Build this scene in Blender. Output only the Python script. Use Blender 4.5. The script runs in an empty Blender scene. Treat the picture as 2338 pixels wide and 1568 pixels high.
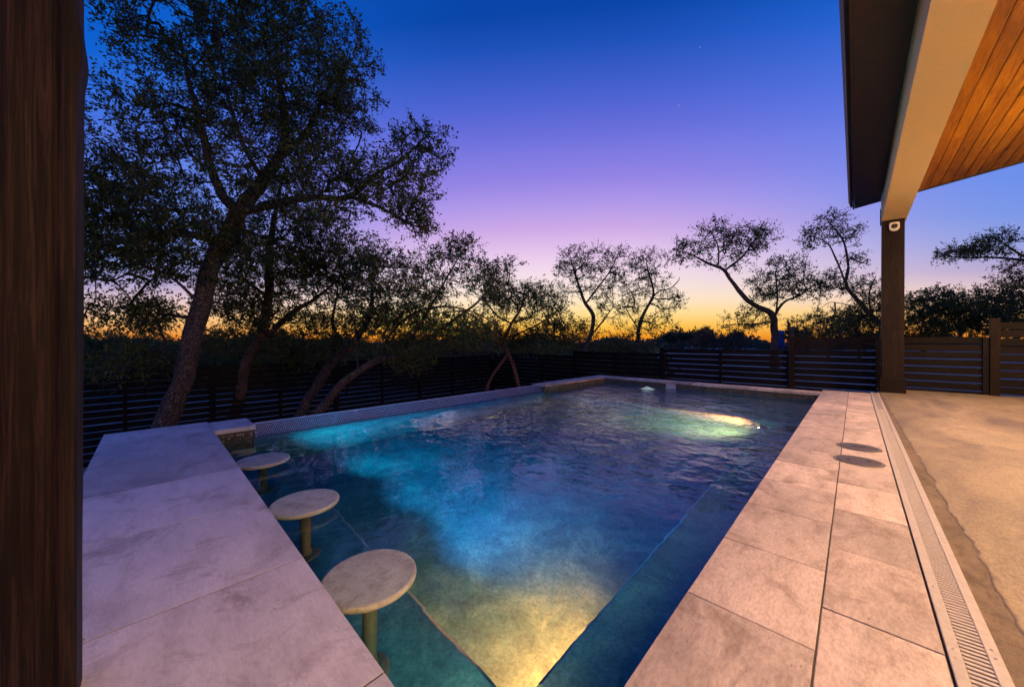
import bpy, math, random
import numpy as np
from mathutils import Vector, Matrix, noise

R = math.radians
C = bpy.context.scene.collection
sc = bpy.context.scene

# ------------------------------------------------------------------ camera
cam_d = bpy.data.cameras.new('camera')
cam_d.sensor_width = 36.0
cam_d.lens = 804.0 / 2338.0 * 36.0
cam_d.clip_start = 0.02
cam_d.clip_end = 5000
cam = bpy.data.objects.new('camera', cam_d)
C.objects.link(cam)
YAW = 0.7723
PITCH = -0.0043
cam.location = (0, 0, 1.1)
cam.rotation_euler = (math.pi / 2 + PITCH, 0, YAW)
sc.camera = cam

# ------------------------------------------------------------------ view
sc.view_settings.view_transform = 'Standard'
sc.view_settings.look = 'None'
sc.view_settings.exposure = 0.0
sc.view_settings.gamma = 1.0
sc.view_settings.use_curve_mapping = False
sc.cycles.use_denoising = True
sc.cycles.denoiser = 'OPENIMAGEDENOISE'
sc.cycles.max_bounces = 10
sc.cycles.diffuse_bounces = 3
sc.cycles.glossy_bounces = 4
sc.cycles.transmission_bounces = 6
sc.cycles.transparent_max_bounces = 6
sc.cycles.caustics_refractive = True
sc.cycles.caustics_reflective = False
sc.cycles.sample_clamp_indirect = 80.0
sc.cycles.blur_glossy = 0.5


def lin(c):
    out = []
    for v in c[:3]:
        v = v / 255.0
        out.append(v / 12.92 if v <= 0.04045 else ((v + 0.055) / 1.055) ** 2.4)
    return tuple(out) + (1.0,)


# ------------------------------------------------------------------ world: the sky a quarter of an hour after sunset
world = bpy.data.worlds.new('World')
sc.world = world
world.use_nodes = True
nt = world.node_tree
nt.nodes.clear()
N = nt.nodes.new
L = nt.links.new
out = N('ShaderNodeOutputWorld')
tc = N('ShaderNodeTexCoord')
sx = N('ShaderNodeSeparateXYZ'); L(tc.outputs['Generated'], sx.inputs[0])
SUNAZ = YAW - 0.10                                   # the afterglow stands a little right of the view axis
Fd = (-math.sin(SUNAZ), math.cos(SUNAZ), 0.0)
Rd = (math.cos(SUNAZ), math.sin(SUNAZ), 0.0)


def vdot(vec):
    n = N('ShaderNodeVectorMath'); n.operation = 'DOT_PRODUCT'
    L(tc.outputs['Generated'], n.inputs[0]); n.inputs[1].default_value = vec
    return n.outputs['Value']


def wm(op, a, b=None, c=None, clamp=False):
    n = N('ShaderNodeMath'); n.operation = op; n.use_clamp = clamp
    for i, v in enumerate((a, b, c)):
        if v is None: continue
        if isinstance(v, (int, float)): n.inputs[i].default_value = v
        else: L(v, n.inputs[i])
    return n.outputs[0]


fwd = vdot(Fd)
side = vdot(Rd)
den = wm('MAXIMUM', fwd, 0.22)
v = wm('DIVIDE', sx.outputs['Z'], den)
t = wm('MULTIPLY', wm('ARCTAN2', v, 1.0), 2.0 / math.pi)      # 0 at the horizon, 1 overhead
lat = wm('DIVIDE', wm('ABSOLUTE', side), den)


def ramp(stops, fac):
    # stops: (v, rgb); placed at 2/pi*atan(v)
    n = N('ShaderNodeValToRGB')
    cr = n.color_ramp
    cr.interpolation = 'B_SPLINE' if False else 'LINEAR'
    el = cr.elements
    stops = sorted(stops)
    el.remove(el[1])
    el[0].position = 2 / math.pi * math.atan(stops[0][0]); el[0].color = lin(stops[0][1])
    for vv, col in stops[1:]:
        e = el.new(2 / math.pi * math.atan(vv)); e.color = lin(col)
    L(fac, n.inputs[0])
    return n.outputs[0]


centre = ramp([(0.0, (222, 120, 34)), (.018, (245, 160, 40)), (.045, (254, 198, 84)), (.08, (255, 222, 148)), (.115, (254, 230, 196)),
               (.157, (249, 227, 221)), (.197, (243, 218, 234)), (.235, (234, 203, 236)), (.273, (221, 188, 233)), (.319, (204, 168, 230)),
               (.389, (174, 150, 232)), (.459, (146, 130, 227)), (.529, (124, 120, 224)), (.587, (104, 109, 218)),
               (.668, (78, 99, 209)), (.738, (58, 91, 199)), (.83, (28, 80, 186)), (.93, (2, 68, 168)),
               (1.3, (0, 68, 170)), (3.0, (0, 76, 182))], t)
sides = ramp([(0.0, (225, 122, 50)), (.02, (243, 152, 56)), (.07, (250, 196, 130)), (.12, (238, 204, 200)),
              (.18, (184, 168, 208)), (.25, (146, 160, 224)), (.32, (120, 150, 230)), (.41, (108, 143, 234)),
              (.53, (102, 134, 233)), (.65, (84, 121, 229)), (.83, (42, 107, 219)), (.95, (6, 96, 208)),
              (1.3, (0, 86, 192)), (3.0, (0, 76, 182))], t)
sf = N('ShaderNodeMapRange'); sf.interpolation_type = 'SMOOTHSTEP'
L(lat, sf.inputs['Value'])
sf.inputs['From Min'].default_value = 0.15; sf.inputs['From Max'].default_value = 1.25
mx = N('ShaderNodeMixRGB'); L(sf.outputs[0], mx.inputs[0]); L(centre, mx.inputs[1]); L(sides, mx.inputs[2])
# below the horizon: dim earth
bel = N('ShaderNodeMapRange'); L(sx.outputs['Z'], bel.inputs['Value'])
bel.inputs['From Min'].default_value = -0.02; bel.inputs['From Max'].default_value = -0.001
mb = N('ShaderNodeMixRGB'); L(bel.outputs[0], mb.inputs[0]); mb.inputs[1].default_value = (.02, .016, .02, 1)
L(mx.outputs[0], mb.inputs[2])
bg = N('ShaderNodeBackground'); L(mb.outputs[0], bg.inputs[0]); bg.inputs[1].default_value = 1.0
# physical dusk sky adds a faint share
nis = N('ShaderNodeTexSky'); nis.sky_type = 'NISHITA'; nis.sun_disc = False
nis.sun_elevation = R(-3); nis.sun_rotation = -SUNAZ
bg2 = N('ShaderNodeBackground'); L(nis.outputs[0], bg2.inputs[0]); bg2.inputs[1].default_value = 0.05
ad = N('ShaderNodeAddShader'); L(bg.outputs[0], ad.inputs[0]); L(bg2.outputs[0], ad.inputs[1])
L(ad.outputs[0], out.inputs['Surface'])

# lamp strengths (W); the fixtures that carry them are built further down
PATIO_W = 290.0
DOWN_W = 900.0
POOL_W = (5000.0, 16000.0, 12.0, 520.0, 760.0, 280.0)
WARM = (1.0, 0.62, 0.34)
POOLC = (1.0, 0.034, 0.0045)


# ------------------------------------------------------------------ helpers
def at(vx, vy, depth):
    """a point of the place, given by where the photograph shows it (2338 px wide) and its depth along the view axis"""
    x, y, z = (vx - 1169) / 804.0, 1.0, -(vy - 784) / 804.0
    c, s = math.cos(PITCH), math.sin(PITCH)
    y, z = c * y - s * z, s * y + c * z
    c, s = math.cos(YAW), math.sin(YAW)
    x, y = c * x - s * y, s * x + c * y
    return np.array([x * depth, y * depth, 1.1 + z * depth])


CAMR = np.array([math.cos(YAW), math.sin(YAW), 0.0])
CAMF = np.array([-math.sin(YAW), math.cos(YAW), 0.0])
UP = np.array([0, 0, 1.0])


def tag(o, label=None, cat=None, group=None, kind=None):
    if label: o['label'] = label
    if cat: o['category'] = cat
    if group: o['group'] = group
    if kind: o['kind'] = kind
    return o


def empty(name, loc=(0, 0, 0), label=None, cat=None, group=None):
    o = bpy.data.objects.new(name, None)
    o.empty_display_size = 0.2
    C.objects.link(o)
    o.location = loc
    return tag(o, label, cat, group)


def link(name, me, mat=None, parent=None, loc=None):
    if mat is not None and not me.materials:
        me.materials.append(mat)
    o = bpy.data.objects.new(name, me)
    C.objects.link(o)
    if parent is not None:
        o.parent = parent
    if loc is not None:
        o.location = loc
    return o


def mesh_np(name, co, faces_flat, nper, smooth=False, mat_idx=None):
    me = bpy.data.meshes.new(name)
    co = np.asarray(co, dtype=np.float32).reshape(-1, 3)
    ff = np.asarray(faces_flat, dtype=np.int32).reshape(-1)
    nf = len(ff) // nper
    me.vertices.add(len(co)); me.vertices.foreach_set('co', co.ravel())
    me.loops.add(len(ff)); me.loops.foreach_set('vertex_index', ff)
    me.polygons.add(nf)
    me.polygons.foreach_set('loop_start', np.arange(0, nf * nper, nper, dtype=np.int32))
    me.polygons.foreach_set('loop_total', np.full(nf, nper, dtype=np.int32))
    if smooth:
        me.polygons.foreach_set('use_smooth', np.ones(nf, dtype=bool))
    me.update(calc_edges=True)
    me.validate()
    return me


class MB:
    """collects boxes, prisms and tubes into one mesh"""
    def __init__(s): s.v = []; s.f = []

    def add(s, vs, fs):
        b = len(s.v); s.v += [tuple(p) for p in vs]; s.f += [tuple(i + b for i in f) for f in fs]

    def box(s, x0, x1, y0, y1, z0, z1, ch=0.0):
        if ch <= 0:
            vs = [(x0, y0, z0), (x1, y0, z0), (x1, y1, z0), (x0, y1, z0), (x0, y0, z1), (x1, y0, z1), (x1, y1, z1), (x0, y1, z1)]
            fs = [(0, 3, 2, 1), (4, 5, 6, 7), (0, 1, 5, 4), (1, 2, 6, 5), (2, 3, 7, 6), (3, 0, 4, 7)]
            s.add(vs, fs); return
        c = ch
        vs = [(x0, y0, z0), (x1, y0, z0), (x1, y1, z0), (x0, y1, z0),
              (x0, y0, z1 - c), (x1, y0, z1 - c), (x1, y1, z1 - c), (x0, y1, z1 - c),
              (x0 + c, y0 + c, z1), (x1 - c, y0 + c, z1), (x1 - c, y1 - c, z1), (x0 + c, y1 - c, z1)]
        fs = [(0, 3, 2, 1), (8, 9, 10, 11), (0, 1, 5, 4), (1, 2, 6, 5), (2, 3, 7, 6), (3, 0, 4, 7),
              (4, 5, 9, 8), (5, 6, 10, 9), (6, 7, 11, 10), (7, 4, 8, 11)]
        s.add(vs, fs)

    def boxc(s, cx, cy, cz, dx, dy, dz, ch=0.0):      # all twelve edges chamfered
        a, b, c = dx / 2, dy / 2, dz / 2
        if ch <= 0:
            s.box(cx - a, cx + a, cy - b, cy + b, cz - c, cz + c); return
        h = min(ch, a * .9, b * .9, c * .9)
        import bmesh
        bm = bmesh.new()
        bmesh.ops.create_cube(bm, size=1)
        for v_ in bm.verts: v_.co = Vector((v_.co.x * dx, v_.co.y * dy, v_.co.z * dz))
        bmesh.ops.bevel(bm, geom=bm.edges[:], offset=h, segments=1, affect='EDGES', profile=.5)
        bm.verts.index_update()
        s.add([(v_.co.x + cx, v_.co.y + cy, v_.co.z + cz) for v_ in bm.verts], [[q.index for q in f.verts] for f in bm.faces])
        bm.free()

    def lathe(s, prof, n=32, cx=0, cy=0, cz=0, a0=0):
        # prof: (r, z) from bottom to top; closed with caps
        vs = []; fs = []
        for r, z in prof:
            for k in range(n):
                a = a0 + 2 * math.pi * k / n
                vs.append((cx + r * math.cos(a), cy + r * math.sin(a), cz + z))
        m = len(prof)
        for i in range(m - 1):
            for k in range(n):
                k2 = (k + 1) % n
                fs.append((i * n + k, i * n + k2, (i + 1) * n + k2, (i + 1) * n + k))
        fs.append(tuple(range(n - 1, -1, -1)))
        fs.append(tuple((m - 1) * n + k for k in range(n)))
        s.add(vs, fs)

    def prism(s, prof, y0, y1):                       # prof in x,z ; extruded along y
        n = len(prof)
        vs = [(x, y0, z) for x, z in prof] + [(x, y1, z) for x, z in prof]
        fs = [tuple(range(n)), tuple(range(2 * n - 1, n - 1, -1))]
        for i in range(n):
            j = (i + 1) % n
            fs.append((i, i + n, j + n, j))
        s.add(vs, fs)

    def mesh(s, name='mesh', smooth=False, auto=None):
        me = bpy.data.meshes.new(name)
        me.from_pydata(s.v, [], s.f)
        me.update()
        if smooth:
            for p in me.polygons: p.use_smooth = True
        return me

    def build(s, name, mat, parent=None, loc=None, smooth=False):
        return link(name, s.mesh(name, smooth), mat, parent, loc)


def fix_normals(me):
    import bmesh
    bm = bmesh.new(); bm.from_mesh(me)
    bmesh.ops.recalc_face_normals(bm, faces=bm.faces[:])
    bm.to_mesh(me); bm.free()
    return me


# ------------------------------------------------------------------ materials
def mat_new(name):
    m = bpy.data.materials.new(name); m.use_nodes = True
    nt = m.node_tree
    b = nt.nodes['Principled BSDF']
    return m, nt, b


def nd(nt, typ, **kw):
    n = nt.nodes.new(typ)
    for k, v_ in kw.items():
        if k in n.inputs: n.inputs[k].default_value = v_
        else: setattr(n, k, v_)
    return n


def mapping(nt, scale=(1, 1, 1), coord='Object', rnd=True):
    tcn = nt.nodes.new('ShaderNodeTexCoord')
    mp = nt.nodes.new('ShaderNodeMapping')
    mp.inputs['Scale'].default_value = scale
    nt.links.new(tcn.outputs[coord], mp.inputs['Vector'])
    if rnd:
        oi = nt.nodes.new('ShaderNodeObjectInfo')
        mu = nt.nodes.new('ShaderNodeMath'); mu.operation = 'MULTIPLY'; mu.inputs[1].default_value = 37.0
        nt.links.new(oi.outputs['Random'], mu.inputs[0])
        nt.links.new(mu.outputs[0], mp.inputs['Location'])
    return mp.outputs[0]


def noise_n(nt, vec, scale, detail=6, rough=.6, dist=0.0):
    n = nd(nt, 'ShaderNodeTexNoise')
    n.inputs['Scale'].default_value = scale; n.inputs['Detail'].default_value = detail
    n.inputs['Roughness'].default_value = rough; n.inputs['Distortion'].default_value = dist
    nt.links.new(vec, n.inputs['Vector'])
    return n.outputs['Fac']


def cramp(nt, fac, stops):
    n = nt.nodes.new('ShaderNodeValToRGB'); el = n.color_ramp.elements
    while len(el) < len(stops): el.new(.5)
    for e, (p, c) in zip(el, stops):
        e.position = p; e.color = c if len(c) == 4 else tuple(c) + (1,)
    nt.links.new(fac, n.inputs[0]); return n.outputs[0]


def mixc(nt, fac, a, b, mode='MIX'):
    n = nt.nodes.new('ShaderNodeMixRGB'); n.blend_type = mode
    for i, x in ((0, fac), (1, a), (2, b)):
        if isinstance(x, (int, float)): n.inputs[i].default_value = x
        elif isinstance(x, tuple): n.inputs[i].default_value = x if len(x) == 4 else x + (1,)
        else: nt.links.new(x, n.inputs[i])
    return n.outputs[0]


def bump(nt, b, h, strength=.3, dist=.01, prev=None):
    n = nt.nodes.new('ShaderNodeBump'); n.inputs['Strength'].default_value = strength
    n.inputs['Distance'].default_value = dist
    nt.links.new(h, n.inputs['Height'])
    if prev is not None: nt.links.new(prev, n.inputs['Normal'])
    nt.links.new(n.outputs[0], b.inputs['Normal'])
    return n.outputs[0]


def objrand(nt, lo, hi, sat=0.0):
    oi = nt.nodes.new('ShaderNodeObjectInfo')
    mr = nt.nodes.new('ShaderNodeMapRange'); mr.inputs['To Min'].default_value = lo; mr.inputs['To Max'].default_value = hi
    nt.links.new(oi.outputs['Random'], mr.inputs['Value'])
    return mr.outputs[0]


def stone_mat(name, base, dark, vein_dir=(1, 1, 1), rough=.55, amp=1.0):
    m, nt, b = mat_new(name)
    vec = mapping(nt, vein_dir)
    n1 = noise_n(nt, vec, 1.6, 5, .6, .6)
    n2 = noise_n(nt, vec, 7, 8, .65, .3)
    n3 = noise_n(nt, vec, 60, 4, .7)
    c = cramp(nt, n1, [(.3, tuple(x * .70 for x in base)), (.5, base), (.70, tuple(min(1, x * 1.16) for x in base))])
    c2 = cramp(nt, n2, [(.30, (.55, .48, .42)), (.46, (.90, .88, .86)), (.66, (1.12, 1.11, 1.10))])
    c = mixc(nt, .8 * amp, c, c2, 'MULTIPLY')
    # stains: sparse warm brown patches
    vs = mapping(nt, (1, 1, 1))
    st = noise_n(nt, vs, 2.3, 9, .72, 1.2)
    stf = cramp(nt, st, [(.53, (0, 0, 0)), (.70, (1, 1, 1))])
    c = mixc(nt, stf, c, mixc(nt, .75, c, dark, 'MIX'))
    # fine pits
    vo = nd(nt, 'ShaderNodeTexVoronoi'); vo.inputs['Scale'].default_value = 26
    nt.links.new(vec, vo.inputs['Vector'])
    pit = cramp(nt, vo.outputs['Distance'], [(.07, (.30, .26, .23)), (.15, (1, 1, 1))])
    msk = cramp(nt, noise_n(nt, vs, 3.1, 3), [(.55, (0, 0, 0)), (.66, (1, 1, 1))])
    c = mixc(nt, msk, c, mixc(nt, 1.0, c, pit, 'MULTIPLY'))
    g = cramp(nt, n3, [(.36, (.76, .74, .72)), (.62, (1.13, 1.13, 1.13))])
    c = mixc(nt, .75 * amp, c, g, 'MULTIPLY')
    r = objrand(nt, .74, 1.12)
    vm = nt.nodes.new('ShaderNodeVectorMath'); vm.operation = 'SCALE'
    nt.links.new(c, vm.inputs[0]); nt.links.new(r, vm.inputs['Scale'])
    nt.links.new(vm.outputs[0], b.inputs['Base Color'])
    b.inputs['Roughness'].default_value = rough
    mxh = nt.nodes.new('ShaderNodeMath'); mxh.operation = 'ADD'
    nt.links.new(n2, mxh.inputs[0]); nt.links.new(n3, mxh.inputs[1])
    bump(nt, b, mxh.outputs[0], .35, .006)
    return m


def wood_mat(name, c1, c2, c3, grain=(1, 1, 1), scale=6, rough=.6, knots=True, rnd=(.8, 1.15), warp=1.5, bumps=.25):
    """grain: axis scale, small along the board"""
    m, nt, b = mat_new(name)
    vec = mapping(nt, grain)
    n0 = noise_n(nt, vec, scale * .35, 3, .5, .3)
    wv = nd(nt, 'ShaderNodeTexNoise'); wv.inputs['Scale'].default_value = scale * 2.5
    wv.inputs['Detail'].default_value = 7; wv.inputs['Roughness'].default_value = .7; wv.inputs['Distortion'].default_value = warp
    nt.links.new(vec, wv.inputs['Vector'])
    c = cramp(nt, wv.outputs['Fac'], [(.3, c1), (.5, c2), (.68, c3)])
    ring = nt.nodes.new('ShaderNodeMath'); ring.operation = 'MULTIPLY'; ring.inputs[1].default_value = 22
    nt.links.new(n0, ring.inputs[0])
    sn = nt.nodes.new('ShaderNodeMath'); sn.operation = 'SINE'; nt.links.new(ring.outputs[0], sn.inputs[0])
    rf = cramp(nt, sn.outputs[0], [(0.0, (.72, .66, .6)), (.45, (1, 1, 1)), (.95, (1.08, 1.06, 1.0))])
    c = mixc(nt, .75, c, rf, 'MULTIPLY')
    if knots:
        kv = mapping(nt, tuple(max(g, .35) for g in grain))
        vo = nd(nt, 'ShaderNodeTexVoronoi'); vo.inputs['Scale'].default_value = scale * .38
        nt.links.new(kv, vo.inputs['Vector'])
        k = cramp(nt, vo.outputs['Distance'], [(.03, (.28, .2, .15)), (.085, (.8, .75, .7)), (.14, (1, 1, 1))])
        c = mixc(nt, .9, c, k, 'MULTIPLY')
    r = objrand(nt, *rnd)
    vm = nt.nodes.new('ShaderNodeVectorMath'); vm.operation = 'SCALE'
    nt.links.new(c, vm.inputs[0]); nt.links.new(r, vm.inputs['Scale'])
    nt.links.new(vm.outputs[0], b.inputs['Base Color'])
    b.inputs['Roughness'].default_value = rough; b.inputs['Specular IOR Level'].default_value = .2
    bump(nt, b, wv.outputs['Fac'], bumps, .004)
    return m


def plain(name, col, rough=.6, metal=0.0, nscale=20, namp=.15, bstr=.1):
    m, nt, b = mat_new(name)
    vec = mapping(nt)
    n = noise_n(nt, vec, nscale, 5, .6)
    c = cramp(nt, n, [(.3, tuple(x * (1 - namp) for x in col)), (.7, tuple(min(1, x * (1 + namp)) for x in col))])
    nt.links.new(c, b.inputs['Base Color'])
    b.inputs['Roughness'].default_value = rough; b.inputs['Metallic'].default_value = metal
    if bstr: bump(nt, b, n, bstr, .003)
    return m


M = {}
M['travertine'] = stone_mat('travertine', (.57, .465, .405), (.20, .135, .095), (1.6, .55, 1))
M['counter_stone'] = stone_mat('counter stone', (.64, .59, .60), (.22, .17, .15), (.5, 1.5, 1), .42, .5)
M['stool_stone'] = stone_mat('stool stone', (.38, .41, .36), (.24, .23, .19), (2.2, 2.2, 2.2), .6)
M['stem_stone'] = stone_mat('stem stone', (.09, .085, .06), (.06, .055, .04), (3, 3, 3), .7)
M['mortar'] = plain('mortar', (.06, .045, .035), .9, 0, 30, .3, .3)


def concrete_mat():
    m, nt, b = mat_new('concrete')
    vec = mapping(nt, (1.0, .35, 1), rnd=False)
    n1 = noise_n(nt, vec, 1.3, 7, .62, .8)
    n2 = noise_n(nt, mapping(nt, (1.2, 1, 1), rnd=False), 5, 9, .7, 1.0)
    n3 = noise_n(nt, vec, 70, 3, .7)
    c = cramp(nt, n1, [(.32, (.16, .12, .078)), (.48, (.275, .213, .126)), (.68, (.38, .30, .178))])
    c = mixc(nt, .8, c, cramp(nt, n2, [(.32, (.5, .47, .44)), (.48, (.95, .94, .93)), (.66, (1.1, 1.1, 1.08))]), 'MULTIPLY')
    c = mixc(nt, .9, c, cramp(nt, n3, [(.36, (.7, .69, .68)), (.62, (1.15, 1.15, 1.15))]), 'MULTIPLY')
    nt.links.new(c, b.inputs['Base Color'])
    rr = nt.nodes.new('ShaderNodeMapRange'); nt.links.new(n2, rr.inputs[0]); rr.inputs['To Min'].default_value = .35; rr.inputs['To Max'].default_value = .7
    nt.links.new(rr.outputs[0], b.inputs['Roughness'])
    ad_ = nt.nodes.new('ShaderNodeMath'); ad_.operation = 'ADD'; nt.links.new(n1, ad_.inputs[0]); nt.links.new(n2, ad_.inputs[1])
    bump(nt, b, ad_.outputs[0], .4, .01)
    return m


M['concrete'] = concrete_mat()
M['dirt'] = stone_mat('packed mortar bed', (.20, .15, .105), (.07, .05, .035), (3, 1.2, 1), .9)
M['drain'] = plain('drain polymer', (.42, .37, .33), .5, 0, 40, .12, .15)
M['dark_void'] = plain('drain trough', (.012, .010, .009), .8, 0, 10, .1, 0)
M['screw'] = plain('stainless screw', (.55, .5, .5), .3, .9, 10, .05, 0)
M['lid'] = plain('grey plastic lid', (.075, .062, .06), .5, 0, 60, .25, .3)
M['lid_ring'] = plain('worn lid ring', (.14, .12, .11), .6, 0, 40, .3, .2)
M['fence'] = wood_mat('black stained fence', (.004, .003, .0025), (.008, .005, .0035), (.015, .009, .006), (.25, 3, 3), 6, .62, rnd=(.7, 1.4))
M['fence_y'] = wood_mat('black stained fence side', (.012, .009, .008), (.028, .019, .015), (.05, .033, .024), (3, .25, 3), 6, .62, rnd=(.7, 1.4))
M['post_wood'] = wood_mat('dark stained timber', (.005, .003, .002), (.015, .008, .0045), (.034, .019, .010), (5, 5, .35), 4, .55, warp=1.2, bumps=.5)
M['rough_post'] = wood_mat('rough stained timber', (.004, .0022, .002), (.012, .007, .006), (.050, .028, .024), (7, 7, .22), 4, .6, warp=.8, bumps=.6)
M['ceiling'] = wood_mat('cedar ceiling', (.16, .046, .001), (.31, .125, .003), (.43, .195, .010), (3.2, .26, 3), 3.2, .42, warp=1.0, rnd=(.78, 1.1), bumps=.12)
M['stucco'] = plain('cream painted beam', (.82, .60, .27), .7, 0, 90, .06, .35)
M['fascia'] = plain('dark brown fascia', (.030, .020, .018), .45, 0, 8, .25, .1)
M['gutter'] = plain('dark metal gutter', (.006, .005, .006), .6, 0, 8, .1, 0)
M['roof'] = plain('dark roof metal', (.03, .028, .03), .5, .3, 8, .1, 0)
M['bark_leaf'] = None


def bark_mat(name, c1, c2):
    m, nt, b = mat_new(name)
    vec = mapping(nt, (1, 1, .38), rnd=False)
    vo = nd(nt, 'ShaderNodeTexVoronoi'); vo.inputs['Scale'].default_value = 26; vo.feature = 'DISTANCE_TO_EDGE'
    wob = noise_n(nt, vec, 9, 4, .6)
    vmx = nt.nodes.new('ShaderNodeVectorMath'); vmx.operation = 'ADD'
    sc_ = nt.nodes.new('ShaderNodeVectorMath'); sc_.operation = 'SCALE'; sc_.inputs['Scale'].default_value = .12
    cn = nd(nt, 'ShaderNodeTexNoise'); cn.inputs['Scale'].default_value = 12; nt.links.new(vec, cn.inputs['Vector'])
    nt.links.new(cn.outputs['Color'], sc_.inputs[0]); nt.links.new(vec, vmx.inputs[0]); nt.links.new(sc_.outputs[0], vmx.inputs[1])
    nt.links.new(vmx.outputs[0], vo.inputs['Vector'])
    c = cramp(nt, vo.outputs['Distance'], [(.0, tuple(x * .25 for x in c1)), (.12, c1), (.4, c2)])
    li = cramp(nt, wob, [(.35, (.7, .7, .7)), (.6, (1.1, 1.08, 1.0)), (.72, (1.9, 1.85, 1.7))])
    c = mixc(nt, 1.0, c, li, 'MULTIPLY')
    nt.links.new(c, b.inputs['Base Color']); b.inputs['Roughness'].default_value = .9
    bump(nt, b, vo.outputs['Distance'], .9, .03)
    return m


M['bark'] = bark_mat('oak bark', (.12, .078, .05), (.30, .20, .12))
M['bark_red'] = bark_mat('reddish bark', (.20, .09, .05), (.38, .19, .11))
M['twig'] = plain('twig', (.05, .037, .03), .9, 0, 10, .3, 0)


def leaf_mat(name, c1, c2, c3):
    m, nt, b = mat_new(name)
    g = nt.nodes.new('ShaderNodeNewGeometry')
    c = cramp(nt, g.outputs['Random Per Island'], [(.0, c1), (.55, c2), (1.0, c3)])
    nt.links.new(c, b.inputs['Base Color'])
    b.inputs['Roughness'].default_value = .5
    tr = nt.nodes.new('ShaderNodeBsdfTranslucent'); nt.links.new(c, tr.inputs[0])
    ms = nt.nodes.new('ShaderNodeMixShader'); ms.inputs[0].default_value = .38
    o = nt.nodes['Material Output']
    nt.links.new(b.outputs[0], ms.inputs[1]); nt.links.new(tr.outputs[0], ms.inputs[2]); nt.links.new(ms.outputs[0], o.inputs[0])
    return m


M['leaf'] = leaf_mat('oak leaf', (.055, .072, .008), (.11, .125, .014), (.22, .20, .026))
M['leaf_far'] = leaf_mat('far leaf', (.035, .045, .02), (.06, .07, .03), (.10, .095, .035))
M['leaf_bush'] = leaf_mat('bush leaf', (.06, .072, .008), (.12, .125, .014), (.22, .19, .026))
M['leaf_red'] = leaf_mat('russet leaf', (.06, .03, .016), (.11, .055, .02), (.16, .09, .03))


def plaster_mat():
    m, nt, b = mat_new('pool plaster')
    vec = mapping(nt, rnd=False)
    n1 = noise_n(nt, vec, 2.1, 9, .70, .7)
    n2 = noise_n(nt, vec, 9, 6, .7, .8)
    c = cramp(nt, n1, [(.28, (.030, .105, .17)), (.5, (.065, .19, .27)), (.68, (.14, .31, .37))])
    c = mixc(nt, .7, c, cramp(nt, n2, [(.32, (.6, .62, .62)), (.6, (1.1, 1.1, 1.05))]), 'MULTIPLY')
    n3 = noise_n(nt, vec, 45, 4, .75)
    c = mixc(nt, .8, c, cramp(nt, n3, [(.35, (.55, .58, .6)), (.6, (1.15, 1.15, 1.1))]), 'MULTIPLY')
    nt.links.new(c, b.inputs['Base Color']); b.inputs['Roughness'].default_value = .8
    return m


M['plaster'] = plaster_mat()


def mosaic_mat(name, stops, rough=.15):
    m, nt, b = mat_new(name)
    g = nt.nodes.new('ShaderNodeNewGeometry'); oi = nt.nodes.new('ShaderNodeObjectInfo')
    a = nt.nodes.new('ShaderNodeMath'); a.operation = 'ADD'
    nt.links.new(g.outputs['Random Per Island'], a.inputs[0]); nt.links.new(oi.outputs['Random'], a.inputs[1])
    f = nt.nodes.new('ShaderNodeMath'); f.operation = 'FRACT'; nt.links.new(a.outputs[0], f.inputs[0])
    c = cramp(nt, f.outputs[0], stops)
    nt.links.new(c, b.inputs['Base Color']); b.inputs['Roughness'].default_value = rough; b.inputs['Specular IOR Level'].default_value = .25
    return m


M['mosaic'] = mosaic_mat('blue glass mosaic', [(0, (.002, .004, .025)), (.45, (.004, .010, .06)), (.85, (.008, .025, .12)), (1, (.04, .10, .26))], .45)
M['band'] = mosaic_mat('mottled stone mosaic', [(0, (.05, .045, .035)), (.4, (.11, .095, .07)), (.75, (.20, .17, .12)), (1, (.34, .30, .24))], .4)
M['grout'] = plain('pale grout', (.36, .40, .58), .8, 0, 40, .1, 0)
M['grout_dark'] = plain('dark grout', (.07, .06, .05), .8, 0, 40, .1, 0)


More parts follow.
